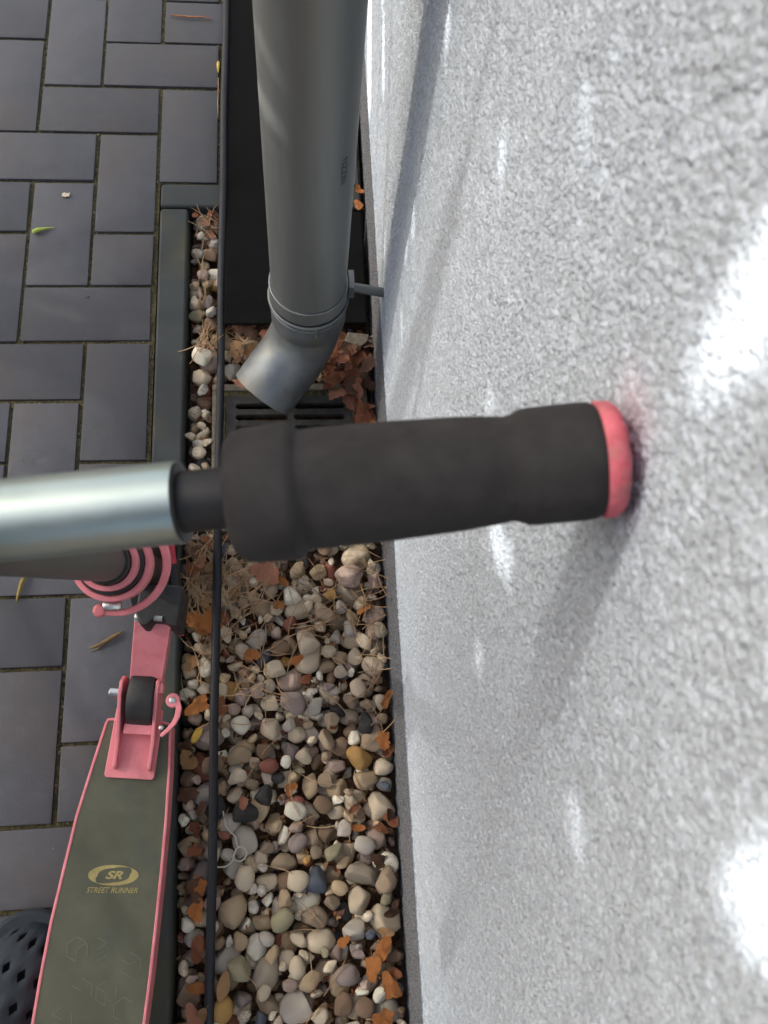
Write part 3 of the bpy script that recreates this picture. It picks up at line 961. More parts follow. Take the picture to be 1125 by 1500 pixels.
def pebble_mesh(seed):
    g = np.random.default_rng(seed)
    bm = bmesh.new()
    bmesh.ops.create_icosphere(bm, subdivisions=3, radius=1.0)
    P = np.array([v.co[:] for v in bm.verts])
    ang = g.random()                                    # 0 = river-round, 1 = chipped
    lump = np.zeros(len(P))
    for _ in range(5):
        d = g.normal(size=3); d /= np.linalg.norm(d)
        lump += g.uniform(-0.10, 0.10) * np.cos(P @ d * g.uniform(1.5, 3.2) + g.uniform(0, 6))
    P = P * (1 + lump)[:, None]
    for _ in range(int(5 + ang * 7)):                   # worn flats
        d = g.normal(size=3); d /= np.linalg.norm(d)
        cut = g.uniform(0.52, 0.86) if ang > 0.3 else g.uniform(0.68, 0.92)
        ex = P @ d - cut
        soft = np.where(ex > 0, ex * 0.95, 0)
        P = P - soft[:, None] * d
    P = P * np.array([1, g.uniform(0.62, 0.95), g.uniform(0.5, 0.8)])
    P -= (P.max(0) + P.min(0)) / 2
    P /= np.abs(P[:, 0]).max()
    for v, p in zip(bm.verts, P):
        v.co = p
    me = bpy.data.meshes.new('pebble')
    bm.to_mesh(me); bm.free()
    me.polygons.foreach_set('use_smooth', [True] * len(me.polygons))
    ext = np.abs(P).max(0)
    return me, ext


PEB = [pebble_mesh(100 + i) for i in range(22)]
def stone(name, a, b_, c=None, sc=90, lo=0.35, hi=0.65):
    return mat(name, lin(*a), lin(*b_), sc * 1.6, 0.66, 0.86, bump=0.5, bscale=420, bdist=0.0008, rand=0.16, detail=9,
               c3=lin(*c) if c else None, s3=70, lo=lo + 0.05, hi=hi - 0.05)
STONES = [
    (stone('cream pebble', (187, 172, 145), (214, 198, 172), (166, 145, 118)), 27),
    (stone('pale grey pebble', (170, 161, 148), (201, 192, 177), (149, 139, 125)), 22),
    (stone('sand pebble', (166, 145, 114), (191, 169, 136), (147, 123, 94)), 15),
    (stone('rose grey pebble', (162, 140, 126), (190, 167, 152), (137, 116, 105)), 12),
    (stone('brown pebble', (115, 93, 74), (140, 115, 91), (95, 75, 60)), 11),
    (stone('dun pebble', (141, 123, 101), (167, 148, 122), (114, 97, 79)), 15),
    (stone('mauve grey pebble', (130, 116, 109), (159, 142, 135), (109, 98, 93)), 5),
    (stone('white quartz pebble', (221, 210, 189), (232, 232, 212), (196, 176, 149)), 6),
    (stone('ochre pebble', (160, 122, 65), (185, 146, 85), (128, 96, 52)), 2),
    (stone('charcoal pebble', (42, 40, 40), (58, 56, 55), (34, 32, 32)), 2),
    (stone('slate blue pebble', (77, 82, 92), (94, 99, 108), (60, 64, 74)), 1.3),
    (stone('brick red pebble', (124, 75, 60), (146, 91, 74), (103, 64, 53)), 1.6),
    (stone('olive pebble', (134, 126, 101), (157, 149, 119), (116, 109, 85)), 4),
    (stone('speckled granite pebble', (101, 93, 81), (208, 192, 166), None, 420), 3),
]
SW = np.array([s[1] for s in STONES], float); SW /= SW.sum()
CREAM, GREY, SAND, ROSE, BROWN, DUN, MAUVE, WHITE, OCHRE, BLACK, BLUE, RED, OLIVE, GRAN = range(14)

CELL = 0.002
NX, NY = int((BX1 - BX0) / CELL) + 1, int((BY1 - BY0) / CELL) + 1
HM = np.full((NX, NY), -0.052, np.float32)
OWN = np.full((NX, NY), -1, np.int32)
gx = BX0 + np.arange(NX) * CELL
gyy = BY0 + np.arange(NY) * CELL
# the drain and what lies under the black sheet take no pebbles
def block(x0, y0, x1, y1, z):
    HM[(gx >= x0)[:, None] & (gx <= x1)[:, None] & (gyy >= y0)[None] & (gyy <= y1)[None]] = z
block(GX0 - 0.021, GY0 - 0.021, GX1 + 0.021, GY1 + 0.021, 9.0)
block(0.112, -0.56, 0.345, -0.34, 9.0)
placed = []

def drop(x, y, a, k, th, mi, settle=0.0018):
    """lower an ellipsoid at x,y until it touches; returns its rest height, or None"""
    ext = PEB[k][1] * a
    c, s = math.cos(th), math.sin(th)
    r = ext[0]
    if x - ext[1] * 0.8 < BX0 or x + ext[1] * 0.8 > BX1: return None
    i0, i1 = max(0, int((x - r - BX0) / CELL)), min(NX, int((x + r - BX0) / CELL) + 2)
    j0, j1 = max(0, int((y - r - BY0) / CELL)), min(NY, int((y + r - BY0) / CELL) + 2)
    dx = (gx[i0:i1] - x)[:, None]; dy = (gyy[j0:j1] - y)[None]
    q = ((dx * c + dy * s) / ext[0]) ** 2 + ((-dx * s + dy * c) / ext[1]) ** 2
    ins = q < 0.9
    if not ins.any(): return None
    half = ext[2] * np.sqrt(np.clip(1 - q, 0, 1))
    h = HM[i0:i1, j0:j1]
    zc = float((h + half)[ins].max()) - settle
    return zc, (i0, i1, j0, j1), ins, half


def settle(x, y, a, k, th, mi, res):
    zc, (i0, i1, j0, j1), ins, half = res
    top = zc + half
    h = HM[i0:i1, j0:j1]; o = OWN[i0:i1, j0:j1]
    up = ins & (top > h)
    h[up] = top[up]; o[up] = len(placed)
    placed.append((x, y, zc, a, k, th, mi))


def fill(n, lo, hi, tries, zmax):
    for _ in range(n):
        a = float(rng.uniform(lo, hi)) if hi < 0.011 else float(np.clip(rng.lognormal(math.log(lo), 0.32), lo * 0.6, hi))
        k = int(rng.integers(len(PEB))); th = float(rng.uniform(0, math.pi)); mi = int(rng.choice(14, p=SW))
        best = None
        for _t in range(tries):
            x, y = float(rng.uniform(BX0, BX1)), float(rng.uniform(BY0, BY1))
            r_ = drop(x, y, a, k, th, mi)
            if r_ and r_[0] < 1 and (best is None or r_[0] < best[2][0]):
                best = (x, y, r_)
        if best and best[2][0] + PEB[k][1][2] * a < zmax:
            settle(best[0], best[1], a, k, th, mi, best[2])

fill(480, 0.0128, 0.0215, 9, -0.006)
# stones that stand out in the picture
SPECIAL = [(0.234, -1.387, .0205, BLUE), (0.2756, -1.1175, .0115, BLUE), (0.2048, -1.2922, .018, RED), (0.1414, -1.2975, .021, BLACK),
           (0.2683, -1.426, .019, BLACK), (0.2945, -1.2348, .0235, OCHRE), (0.1324, -1.4805, .021, OLIVE), (0.1665, -1.4905, .026, GRAN),
           (0.2358, -1.1631, .0215, GREY), (0.2083, -1.3396, .0175, MAUVE), (0.1539, -1.4625, .0205, WHITE), (0.1156, -1.5251, .021, OCHRE),
           (0.3343, -1.2816, .0205, DUN), (0.2075, -1.1572, .0235, MAUVE), (0.1686, -1.2773, .013, BLACK), (0.2576, -1.3508, .014, OLIVE),
           (0.1753, -1.4678, .012, SAND), (0.230, -1.268, .023, SAND), (0.3045, -1.262, .021, SAND), (0.205, -1.30, .015, WHITE),
           (0.305, -1.19, .02, BLACK), (0.262, -1.305, .019, CREAM), (0.315, -1.57, .018, BLUE), (0.268, -1.50, .021, MAUVE),
           (0.21, -1.385, .019, CREAM), (0.166, -1.385, .02, CREAM), (0.19, -1.43, .02, OLIVE), (0.075, -0.392, .0085, CREAM),
           (0.079, -0.42, .0125, SAND), (0.0775, -0.452, .0105, WHITE), (0.086, -0.50, .010, OCHRE), (0.076, -0.515, .0115, CREAM),
           (0.083, -0.53, .0095, WHITE), (0.078, -0.625, .0135, WHITE), (0.077, -0.652, .015, CREAM), (0.079, -0.678, .012, GREY), (0.080, -0.71, .010, CREAM),
           (0.21, -1.005, .0175, WHITE), (0.256, -1.04, .0215, DUN), (0.232, -1.075, .021, CREAM), (0.185, -1.11, .0195, CREAM), (0.292, -0.985, .026, ROSE), (0.30, -1.14, .0175, CREAM)]
for x, y, a, mi in SPECIAL:
    a *= 0.80 if a > 0.016 else 1.0
    for _t in range(8):
        k = int(rng.integers(len(PEB))); th = float(rng.uniform(0, math.pi))
        xx, yy = x + float(rng.uniform(-.002, .002)), y + float(rng.uniform(-.002, .002))
        r_ = drop(xx, yy, a, k, th, mi, 0.004)
        if r_ and r_[0] < 0.5:
            settle(xx, yy, a, k, th, mi, r_); break
fill(620, 0.0115, 0.0170, 9, -0.006)
fill(620, 0.0066, 0.0108, 5, -0.014)

own, cnt = np.unique(OWN[OWN >= 0], return_counts=True)
vis = dict(zip(own.tolist(), cnt.tolist()))
def shown(i):
    x, y, zc, a, k, th, mi = placed[i]
    fr = 1.0 if -1.57 < y < -0.99 else (0.8 if -0.70 < y else 0.05)
    return vis.get(i, 0) * fr
order = sorted(vis, key=shown, reverse=True)
for me, _e in PEB:
    me.materials.append(STONES[0][0])
def pose(i):
    x, y, zc, a, k, th, mi = placed[i]
    rr_ = random.Random(i)
    return Matrix.Translation((x, y, zc)) @ Euler((rr_.uniform(-.16, .16), rr_.uniform(-.16, .16), th)).to_matrix().to_4x4() @ Matrix.Diagonal((a, a, a, 1))
for i in order[:295]:
    o = link('pebble', PEB[placed[i][4]][0], bed)
    o.matrix_basis = pose(i)
    o.material_slots[0].link = 'OBJECT'
    o.material_slots[0].material = STONES[placed[i][6]][0]
# the small rest, one joined part
pv, pf, pm = [], [], []
cache = {}
off = 0
for i in order[295:]:
    k = placed[i][4]
    if k not in cache:
        me = PEB[k][0]
        co_ = np.empty(len(me.vertices) * 3); me.vertices.foreach_get('co', co_)
        fi = np.empty(len(me.polygons) * 3, int); me.polygons.foreach_get('vertices', fi)
        cache[k] = (co_.reshape(-1, 3), fi.reshape(-1, 3))
    cv, cf = cache[k]
    M = np.array(pose(i))
    pv.append(cv @ M[:3, :3].T + M[:3, 3]); pf.append(cf + off); pm.append(np.full(len(cf), placed[i][6])); off += len(cv)
me = fast_mesh('small_pebbles', np.concatenate(pv), np.concatenate(pf), [s[0] for s in STONES])
me.polygons.foreach_set('material_index', np.concatenate(pm))
tag(link('small_pebbles', me, bed), kind='stuff')

# ------------------------------------------------------------------ fallen leaves among the pebbles
def top_at(x, y, r=0.004):
    i, j = int((x - BX0) / CELL), int((y - BY0) / CELL)
    k = max(1, int(r / CELL))
    s = HM[max(0, i - k):i + k + 1, max(0, j - k):j + k + 1]
    s = s[s < 1] if s.size else s
    return float(s.max()) if s.size else -0.012

def leaf_mesh(seed, kind):
    """a curled dry leaf: lobed outline, raised midrib, crumpled blade, short stalk"""
    g = random.Random(seed)
    N = 28
    ring = []
    lob, ph0 = g.choice((5, 6, 7)), g.uniform(0, 6)
    for i in range(N):
        a = 2 * math.pi * i / N
        c = math.cos(a)
        if kind == 'lobed':
            r_ = (0.62 + 0.22 * c * c) * (1 + 0.10 * math.cos(a * lob + 0.3) + 0.16 * math.cos(a * 2 + ph0) + 0.10 * math.cos(a * 3 - ph0)) + g.uniform(-.15, .06)
        elif kind == 'oval':
            r_ = 0.9 / math.sqrt((c / 1.0) ** 2 + (math.sin(a) / 0.52) ** 2) * 0.95 + g.uniform(-.02, .02)
        else:
            r_ = 0.75 + 0.10 * math.cos(a * 3 + ph0) + 0.12 * math.cos(a * 2 + 1) + g.uniform(-.12, .06)
        ring.append((r_ * math.cos(a), r_ * 0.86 * math.sin(a)))
    c1, c2, ph = g.uniform(-.5, .9), g.uniform(-.4, .85), g.uniform(0, 6)
    def z(x, y): return c1 * x * x * 0.55 + c2 * y * y * 0.7 + 0.07 * math.sin(x * 5 + ph) * math.cos(y * 6 - ph) + 0.05 * abs(y)
    v = [(0, 0, z(0, 0))]
    for s_ in (0.5, 1.0):
        v += [(x * s_, y * s_, z(x * s_, y * s_) + (g.uniform(-.03, .05) if s_ == 1 else 0)) for x, y in ring]
    f = [(0, 1 + i, 1 + (i + 1) % N) for i in range(N)] + [(1 + i, 1 + N + i, 1 + N + (i + 1) % N, 1 + (i + 1) % N) for i in range(N)]
    o = len(v)
    v += [(-0.75, -0.02, z(-.75, 0)), (-0.75, 0.02, z(-.75, 0)), (-1.2, 0.05, z(-.75, 0) + 0.08), (-1.2, 0.02, z(-.75, 0) + 0.08)]
    f.append((o, o + 1, o + 2, o + 3))
    me = bpy.data.meshes.new('dry_leaf')
    me.from_pydata(v, [], f)
    me.polygons.foreach_set('use_smooth', [True] * len(me.polygons))
    return me

def leafmat(name, a, b_, c):
    return mat(name, lin(*a), lin(*b_), 60, 0.75, bump=0.6, bscale=260, bdist=0.0012, rand=0.14, c3=lin(*c), s3=45)
LM = [leafmat('orange dry leaf', (158, 94, 42), (182, 118, 58), (112, 66, 34)), leafmat('rust dry leaf', (122, 70, 42), (146, 88, 56), (88, 54, 36)),
      leafmat('tan dry leaf', (146, 110, 72), (170, 132, 90), (108, 78, 52)), leafmat('brown dry leaf', (86, 58, 42), (110, 76, 54), (62, 44, 34)),
      leafmat('yellow dry leaf', (170, 138, 52), (188, 156, 72), (132, 98, 42)), leafmat('salmon dry leaf', (158, 104, 78), (178, 124, 96), (118, 74, 56))]
LMESH = [leaf_mesh(40 + i, ('lobed', 'oval', 'scrap')[i % 3]) for i in range(12)]
for me in LMESH: me.materials.append(LM[0])
ORANGE, RUST, TAN, BRN, YEL, SAL = range(6)
def put_leaf(x, y, s_, mi, k=None, z=None, yaw=None, tilt=0.35):
    k = int(rng.integers(len(LMESH))) if k is None else k
    o = link('dry_leaf', LMESH[k], bed)
    zz_ = (top_at(x, y, s_ * 0.6) if z is None else z) + 0.0025
    o.location = (x, y, zz_)
    o.rotation_euler = (float(rng.uniform(-tilt, tilt)), float(rng.uniform(-tilt, tilt)), float(rng.uniform(0, 6.28)) if yaw is None else yaw)
    o.scale = (s_,) * 3
    o.material_slots[0].link = 'OBJECT'; o.material_slots[0].material = LM[mi]
for x, y, s_, mi, k in [
        (0.1767, -0.976, .026, SAL, 0), (0.192, -0.985, .016, ORANGE, 1), (0.164, -0.968, .018, SAL, 2), (0.0944, -1.043, .025, ORANGE, 0), (0.074, -1.04, .024, ORANGE, 3),
        (0.112, -1.035, .016, RUST, 1), (0.0795, -1.157, .021, ORANGE, 3), (0.108, -1.158, .018, RUST, 6), (0.077, -1.195, .014, YEL, 1), (0.0867, -1.009, .019, TAN, 6),
        (0.3282, -1.2141, .017, ORANGE, 6), (0.3365, -1.228, .012, RUST, 2), (0.3144, -1.4723, .022, ORANGE, 1), (0.3008, -1.492, .019, ORANGE, 2), (0.3195, -1.452, .013, TAN, 4),
        (0.3216, -1.515, .020, ORANGE, 3), (0.311, -1.548, .019, ORANGE, 6), (0.327, -1.50, .013, RUST, 5), (0.1159, -1.498, .020, OCHRE % 6, 1), (0.0817, -1.457, .022, RUST, 4),
        (0.084, -1.50, .018, ORANGE, 1), (0.079, -1.53, .02, SAL, 7), (0.3386, -1.155, .012, ORANGE, 4), (0.334, -1.165, .01, ORANGE, 8), (0.226, -1.125, .012, RUST, 2),
        (0.152, -1.09, .015, ORANGE, 8), (0.213, -1.10, .012, ORANGE, 2), (0.07, -0.963, .017, RUST, 2), (0.081, -0.955, .015, SAL, 5), (0.092, -0.962, .012, TAN, 8),
        (0.092, -0.925, .016, RUST, 2), (0.073, -0.94, .014, BRN, 0), (0.127, -1.0, .013, TAN, 2), (0.19, -1.02, .011, ORANGE, 8), (0.265, -1.46, .011, ORANGE, 2), (0.29, -1.325, .012, ORANGE, 7),
        (0.202, -1.27, .012, ORANGE, 5), (0.077, -1.34, .013, RUST, 8), (0.081, -1.38, .014, BRN, 2), (0.14, -1.285, .011, SAL, 8), (0.285, -1.30, .011, RUST, 10)]:
    put_leaf(x, y, s_, mi, k)
# the drift of leaves between drain, pipe and wall
for i in range(40):
    x, y = float(rng.uniform(0.262, 0.335)), float(rng.uniform(-0.735, -0.595))
    if x < 0.31 and y < -0.70: continue
    put_leaf(x, y, float(rng.uniform(.015, .028)), int(rng.choice([RUST, BRN, BRN, RUST, BRN, SAL, BRN])), z=-0.014 + i * 0.0004, tilt=0.5)
for i in range(16):
    put_leaf(float(rng.uniform(0.118, 0.19)), float(rng.uniform(-0.672, -0.572)), float(rng.uniform(.013, .022)), int(rng.choice([RUST, SAL, BRN, BRN, TAN])), z=-0.012 + i * 0.0006, tilt=0.5)
for i in range(10):
    put_leaf(float(rng.uniform(0.06, 0.1)), float(rng.uniform(-0.372, -0.355)), float(rng.uniform(.008, .014)), int(rng.choice([RUST, BRN, BRN, SAL])), z=-0.016 + i * 0.001, tilt=0.5)
for i in range(20):                                     # leaves blown against the kerb and the plinth
    side_ = i % 3
    x_ = float(rng.uniform(0.062, 0.098)) if side_ < 2 else float(rng.uniform(0.31, 0.336))
    y_ = float(rng.uniform(-1.56, -0.96)) if side_ < 2 else float(rng.uniform(-1.56, -1.0))
    put_leaf(x_, y_, float(rng.uniform(.011, .020)), int(rng.choice([RUST, BRN, ORANGE, TAN, BRN])), tilt=0.6)
put_leaf(0.3325, -0.742, .014, ORANGE, 0, z=-0.004); put_leaf(0.138, -0.668, .017, SAL, 0, z=-0.006); put_leaf(0.085, -0.39, .013, SAL, 2, z=-0.018)
put_leaf(0.332, -0.345, .012, ORANGE, 2, z=0.004); put_leaf(0.334, -0.315, .011, ORANGE, 5, z=0.004); put_leaf(0.333, -0.17, .008, YEL, 1, z=0.003)
put_leaf(0.083, -0.60, .013, RUST, 1)
# a pale chip of wood on the drift
tag(MB().prism([(-0.019, -0.007), (0.006, -0.014), (0.017, -0.004), (0.019, 0.009), (-0.015, 0.008)], 0, 0.007,
    Matrix.Translation((0.318, -0.598, 0.0)) @ Euler((0.15, 0.1, -0.1)).to_matrix().to_4x4()).build('wood_chip', m_conc, bevel=0.0012),
    'pale flat wood chip on the brown leaves between pipe and plinth', 'wood chip')

# ------------------------------------------------------------------ dry pine needles, too many to count
m_needle = mat('dry pine needle', lin(142, 108, 74), lin(190, 158, 120), 20, 0.7, rand=0.0)
nb = MB()
def needle(x, y, L, a, lift=0.002, on=None):
    P = []
    bend = float(rng.uniform(-0.5, 0.5))
    K = 6
    zs = []
    for i in range(K):
        u = i / (K - 1) - 0.5
        aa = a + bend * u
        px_, py__ = x + L * u * math.cos(aa), y + L * u * math.sin(aa)
        zz_ = on if on is not None else (top_at(px_, py__, 0.005) if BX0 < px_ < BX1 and BY0 < py__ < BY1 else 0.0)
        P.append([px_, py__, zz_ + lift])
    if on is None:                                      # stiff: bridge the hollows
        for _ in range(2):
            for i in range(1, K - 1):
                P[i][2] = max(P[i][2], (P[i - 1][2] + P[i + 1][2]) / 2)
        z0, z1 = P[0][2], P[-1][2]
        mx_ = max(p[2] for p in P)
        for p in P: p[2] = max(p[2], mx_ - 0.008)
    nb.tube(P, [0.0007] * (K - 1) + [0.0003], n=4, cap=False)
def cluster(x, y, sx, sy, n, L=(0.035, 0.075), ang=None, spread=3.1):
    for _ in range(n):
        xx, yy = float(rng.normal(x, sx)), float(rng.normal(y, sy))
        if not (BX0 + 0.004 < xx < BX1 - 0.004): continue
        if -0.90 < yy < -0.67 and 0.1 < xx < 0.33: continue
        if yy > -0.36: continue
        a = float(rng.uniform(0, math.pi)) if ang is None else float(rng.normal(ang, spread))
        needle(xx, yy, float(rng.uniform(*L)), a)
cluster(0.078, -0.955, .012, .035, 60, ang=1.7, spread=0.5)
cluster(0.080, -1.06, .012, .05, 30, ang=1.7, spread=0.5)
cluster(0.135, -0.985, .016, .025, 55, ang=0.9, spread=0.6)
cluster(0.17, -1.05, .04, .05, 24)
cluster(0.15, -1.13, .03, .03, 16)
cluster(0.080, -0.595, .011, .018, 26, (0.03, 0.055), 1.4, 0.7)
cluster(0.13, -0.6, .02, .02, 22, (0.03, 0.06))
cluster(0.078, -0.37, .012, .012, 22, (0.025, 0.05), 2.2, 0.5)
cluster(0.075, -0.48, .006, .06, 12, (0.03, 0.05), 1.6, 0.2)
cluster(0.32, -1.03, .012, .05, 16)
cluster(0.325, -1.1, .01, .06, 14, ang=1.3, spread=0.5)
cluster(0.31, -0.66, .02, .04, 30, (0.03, 0.05))
cluster(0.22, -1.2, .07, .12, 20)
cluster(0.2, -1.42, .07, .12, 12)
cluster(0.26, -1.02, .05, .04, 16)
tag(nb.build('pine_needles', m_needle, smooth=0), kind='stuff')

# crumbled leaf and bark in the gaps
cbm = MB()
for i in range(2600):
    x, y = float(rng.uniform(BX0 + .003, BX1 - .003)), float(rng.uniform(-1.6, -0.36))
    z = HM[int((x - BX0) / CELL), int((y - BY0) / CELL)]
    if z > -0.026: continue
    e_ = Euler((float(rng.uniform(-.6, .6)), float(rng.uniform(-.6, .6)), float(rng.uniform(0, 6.28)))).to_matrix()
    w_, l_ = float(rng.uniform(.0015, .004)), float(rng.uniform(.002, .008))
    c_ = Vector((x, y, float(z) + .002))
    cbm.add([c_ + e_ @ Vector(p_) for p_ in ((-l_, -w_, 0), (l_ * .6, -w_ * .7, .0008), (l_, w_ * .5, 0), (-l_ * .4, w_, .0012))], [(0, 1, 2, 3)], int(rng.integers(3)))
tag(cbm.build('leaf_crumbs', [LM[1], LM[3], LM[2]], smooth=0), kind='stuff')

# ------------------------------------------------------------------ small litter lying on the paving
def pod(name, path, rad, M, label, cat):
    o = MB().tube(path, rad, n=10).build(name, M, smooth=60)
    return tag(o, label, cat)
m_green = mat('lime green husk', lin(150, 170, 62), lin(174, 190, 88), 80, 0.6, bump=0.3)
m_straw = mat('straw husk', lin(140, 120, 52), lin(166, 142, 74), 90, 0.7, bump=0.3)
m_husk = mat('dry brown husk', lin(104, 82, 54), lin(134, 108, 74), 90, 0.8, bump=0.6)
m_bits = mat('pale crumb', lin(188, 172, 150), lin(210, 194, 172), 200, 0.9, bump=0.5)
m_twig = mat('orange brown twig', lin(150, 92, 62), lin(172, 116, 82), 90, 0.8, bump=0.4)
pod('seed_husk', [(-0.1915, -0.4035, .0035), (-0.1895, -0.4025, .004), (-0.184, -0.400, .0045), (-0.179, -0.398, .004), (-0.17, -0.395, .003), (-0.158, -0.3925, .002)],
    [.0012, .0034, .0036, .0026, .0016, .0004], m_green, 'lime green seed husk with a thin tail on the grey pavers', 'seed husk')
pod('seed_husk', [(-0.1685, -1.0065, .003), (-0.166, -0.995, .004), (-0.1625, -0.981, .0055), (-0.158, -0.968, .005), (-0.1545, -0.9555, .003)],
    [.0006, .0022, .003, .0024, .0006], m_straw, 'yellow green narrow husk on the pavers beside the handlebar', 'seed husk')
hk = MB()
hk.tube([(-0.067, -1.074, .002), (-0.056, -1.0715, .004), (-0.045, -1.0665, .0055), (-0.034, -1.0605, .006), (-0.0225, -1.053, .004)], [.0006, .0022, .003, .0034, .0012], n=8)
hk.tube([(-0.065, -1.079, .002), (-0.055, -1.075, .003), (-0.046, -1.069, .005)], [.0005, .0011, .0012], n=6)
tag(hk.build('twig_husk', m_husk, smooth=60), 'dry brown forked husk lying on the paver left of the scooter neck', 'husk')
MBx = MB()
MBx.prism([(-0.0065, -0.003), (-0.001, -0.0055), (0.0025, -0.004), (0.006, -0.0045), (0.0065, 0.0035), (0.001, 0.002), (-0.002, 0.004), (-0.0055, 0.002)], 0, 0.0022, Matrix.Translation((-0.145, -0.3283, 0.0006)))
tag(MBx.build('crumb', m_bits, bevel=0.0005), 'small pale beige crumb on a grey paver near the downpipe', 'crumb')
pod('twig', [(0.012, 0.0635, .002), (0.03, 0.061, .003), (0.05, 0.0598, .0028), (0.068, 0.0605, .003), (0.086, 0.0575, .002)], [.0008, .0014, .0016, .0014, .0006], m_twig,
    'thin orange brown twig on the farthest grey paver', 'twig')
m_yel = mat('yellow petal', lin(196, 166, 62), lin(214, 188, 96), 90, 0.7, bump=0.3)
pod('yellow_petal', [(0.0985, -0.066, .0015), (0.0983, -0.056, .003), (0.0984, -0.046, .0028), (0.0988, -0.038, .001)], [.0006, .0026, .003, .0006], m_yel,
    'small yellow petal in the joint beside the black sheet', 'petal')
pod('pine_needle', [(0.0982, -0.075, .0), (0.0985, -0.1, .001), (0.0978, -0.13, .001), (0.0985, -0.165, .0)], [.0007, .0009, .0009, .0005], m_needle,
    'single dry pine needle in the joint beside the black sheet', 'needle')
st_ = [(0.1131, -1.2942), (0.1150, -1.304), (0.1165, -1.313), (0.123, -1.3205), (0.1291, -1.3263), (0.1317, -1.3389), (0.1285, -1.346), (0.1247, -1.3509), (0.129, -1.3555), (0.1352, -1.3572), (0.141, -1.354), (0.144, -1.3479),
       (0.141, -1.342), (0.1352, -1.3391), (0.1295, -1.3415), (0.1265, -1.3534), (0.122, -1.359), (0.1161, -1.3625), (0.1056, -1.3624)]
sp_ = []
for i, (x, y) in enumerate(st_):
    sp_.append((x, y, top_at(x, y, 0.006) + 0.002 + (0.002 if 8 < i < 15 else 0)))
for _ in range(3):
    sp_ = [sp_[0]] + [(b_[0], b_[1], (a_[2] + b_[2] * 2 + c_[2]) / 4 + 0.0004) for a_, b_, c_ in zip(sp_, sp_[1:], sp_[2:])] + [sp_[-1]]
tag(MB().tube(sp_, 0.0011, n=8).build('string', m_string, smooth=60), 'curled piece of white string looped on the pebbles beside the rod', 'string')

# ------------------------------------------------------------------ navy clog with diamond holes
CA = R(62)
cf_ = Vector((math.cos(CA), math.sin(CA), 0)); cs_ = Vector((cf_.y, -cf_.x, 0))
CO = Vector((-0.130, -1.488, 0.006))
clog = thing('clog', 'navy foam clog with diamond shaped holes beside the scooter deck', 'clog', tuple(CO))
def upper(s_, t_, k=1.0):
    """s along the foot (-1 heel .. 1 toe), t across the instep (-1..1)"""
    ln = 0.088 * k
    wdt = 0.052 * k * math.sqrt(max(0.0, 1 - max(0, s_) ** 2.6)) * (1 if s_ > -0.2 else 1 + 0.12 * (s_ + 0.2))
    ht = (0.066 - 0.024 * (s_ + 1) / 2) * k * max(0.0, 1 - max(0, s_) ** 3.2) ** 0.5 + 0.002
    a = t_ * math.pi / 2
    return CO + cf_ * (ln * s_) + cs_ * (wdt * math.sin(a)) + UP * (ht * math.cos(a) ** 0.8)
NU, NV = 22, 30
vi = {}
cv, cfaces = [], []
def vid(i, j):
    if (i, j) not in vi:
        vi[(i, j)] = len(cv); cv.append(tuple(upper(-0.98 + 1.97 * min(max(i, 0), NU) / NU, -1 + 2 * min(max(j, 0), NV) / NV)))
    return vi[(i, j)]
for i in range(0, NU + 1):
    for j in range(0, NV + 1):
        if (i + j) % 2 == 0: continue                   # diamond cells centred on the odd lattice points
        q = [vid(i - 1, j) if i > 0 else None, vid(i, j - 1) if j > 0 else None, vid(i + 1, j) if i < NU else None, vid(i, j + 1) if j < NV else None]
        q = [p for p in q if p is not None]
        hole = 5 < i < NU - 2 and 4 < j < NV - 4 and i % 4 == 3 and j % 4 == (2 if i % 8 == 3 else 0)
        if not hole and len(q) >= 3: cfaces.append(tuple(q))
me = bpy.data.meshes.new('upper'); me.from_pydata(cv, [], cfaces); me.materials.append(m_clog)
bm = bmesh.new(); bm.from_mesh(me); bmesh.ops.recalc_face_normals(bm, faces=bm.faces); bm.to_mesh(me); bm.free()
me.polygons.foreach_set('use_smooth', [True] * len(me.polygons))
up_ = link('upper', me)
sol = up_.modifiers.new('solid', 'SOLIDIFY'); sol.thickness = 0.0045; sol.offset = -1
b = MB()
P = []
for i in range(41):
    a = math.pi * (i / 40) - math.pi / 2
    P.append(CO + cf_ * 0.092 * math.cos(a) ** 0.7 if False else CO + cf_ * (0.05 + 0.046 * math.cos(a)) + cs_ * (0.056 * math.sin(a)))
P += [CO - cf_ * 0.10 + cs_ * 0.047, CO - cf_ * 0.16 + cs_ * 0.036, CO - cf_ * 0.175, CO - cf_ * 0.16 - cs_ * 0.036, CO - cf_ * 0.10 - cs_ * 0.047]
b.prism([(p.x, p.y) for p in P], 0.0, 0.022)
sole = b.build('sole', m_clog, bevel=0.005, seg=3)
at_base(clog, up_, sole)

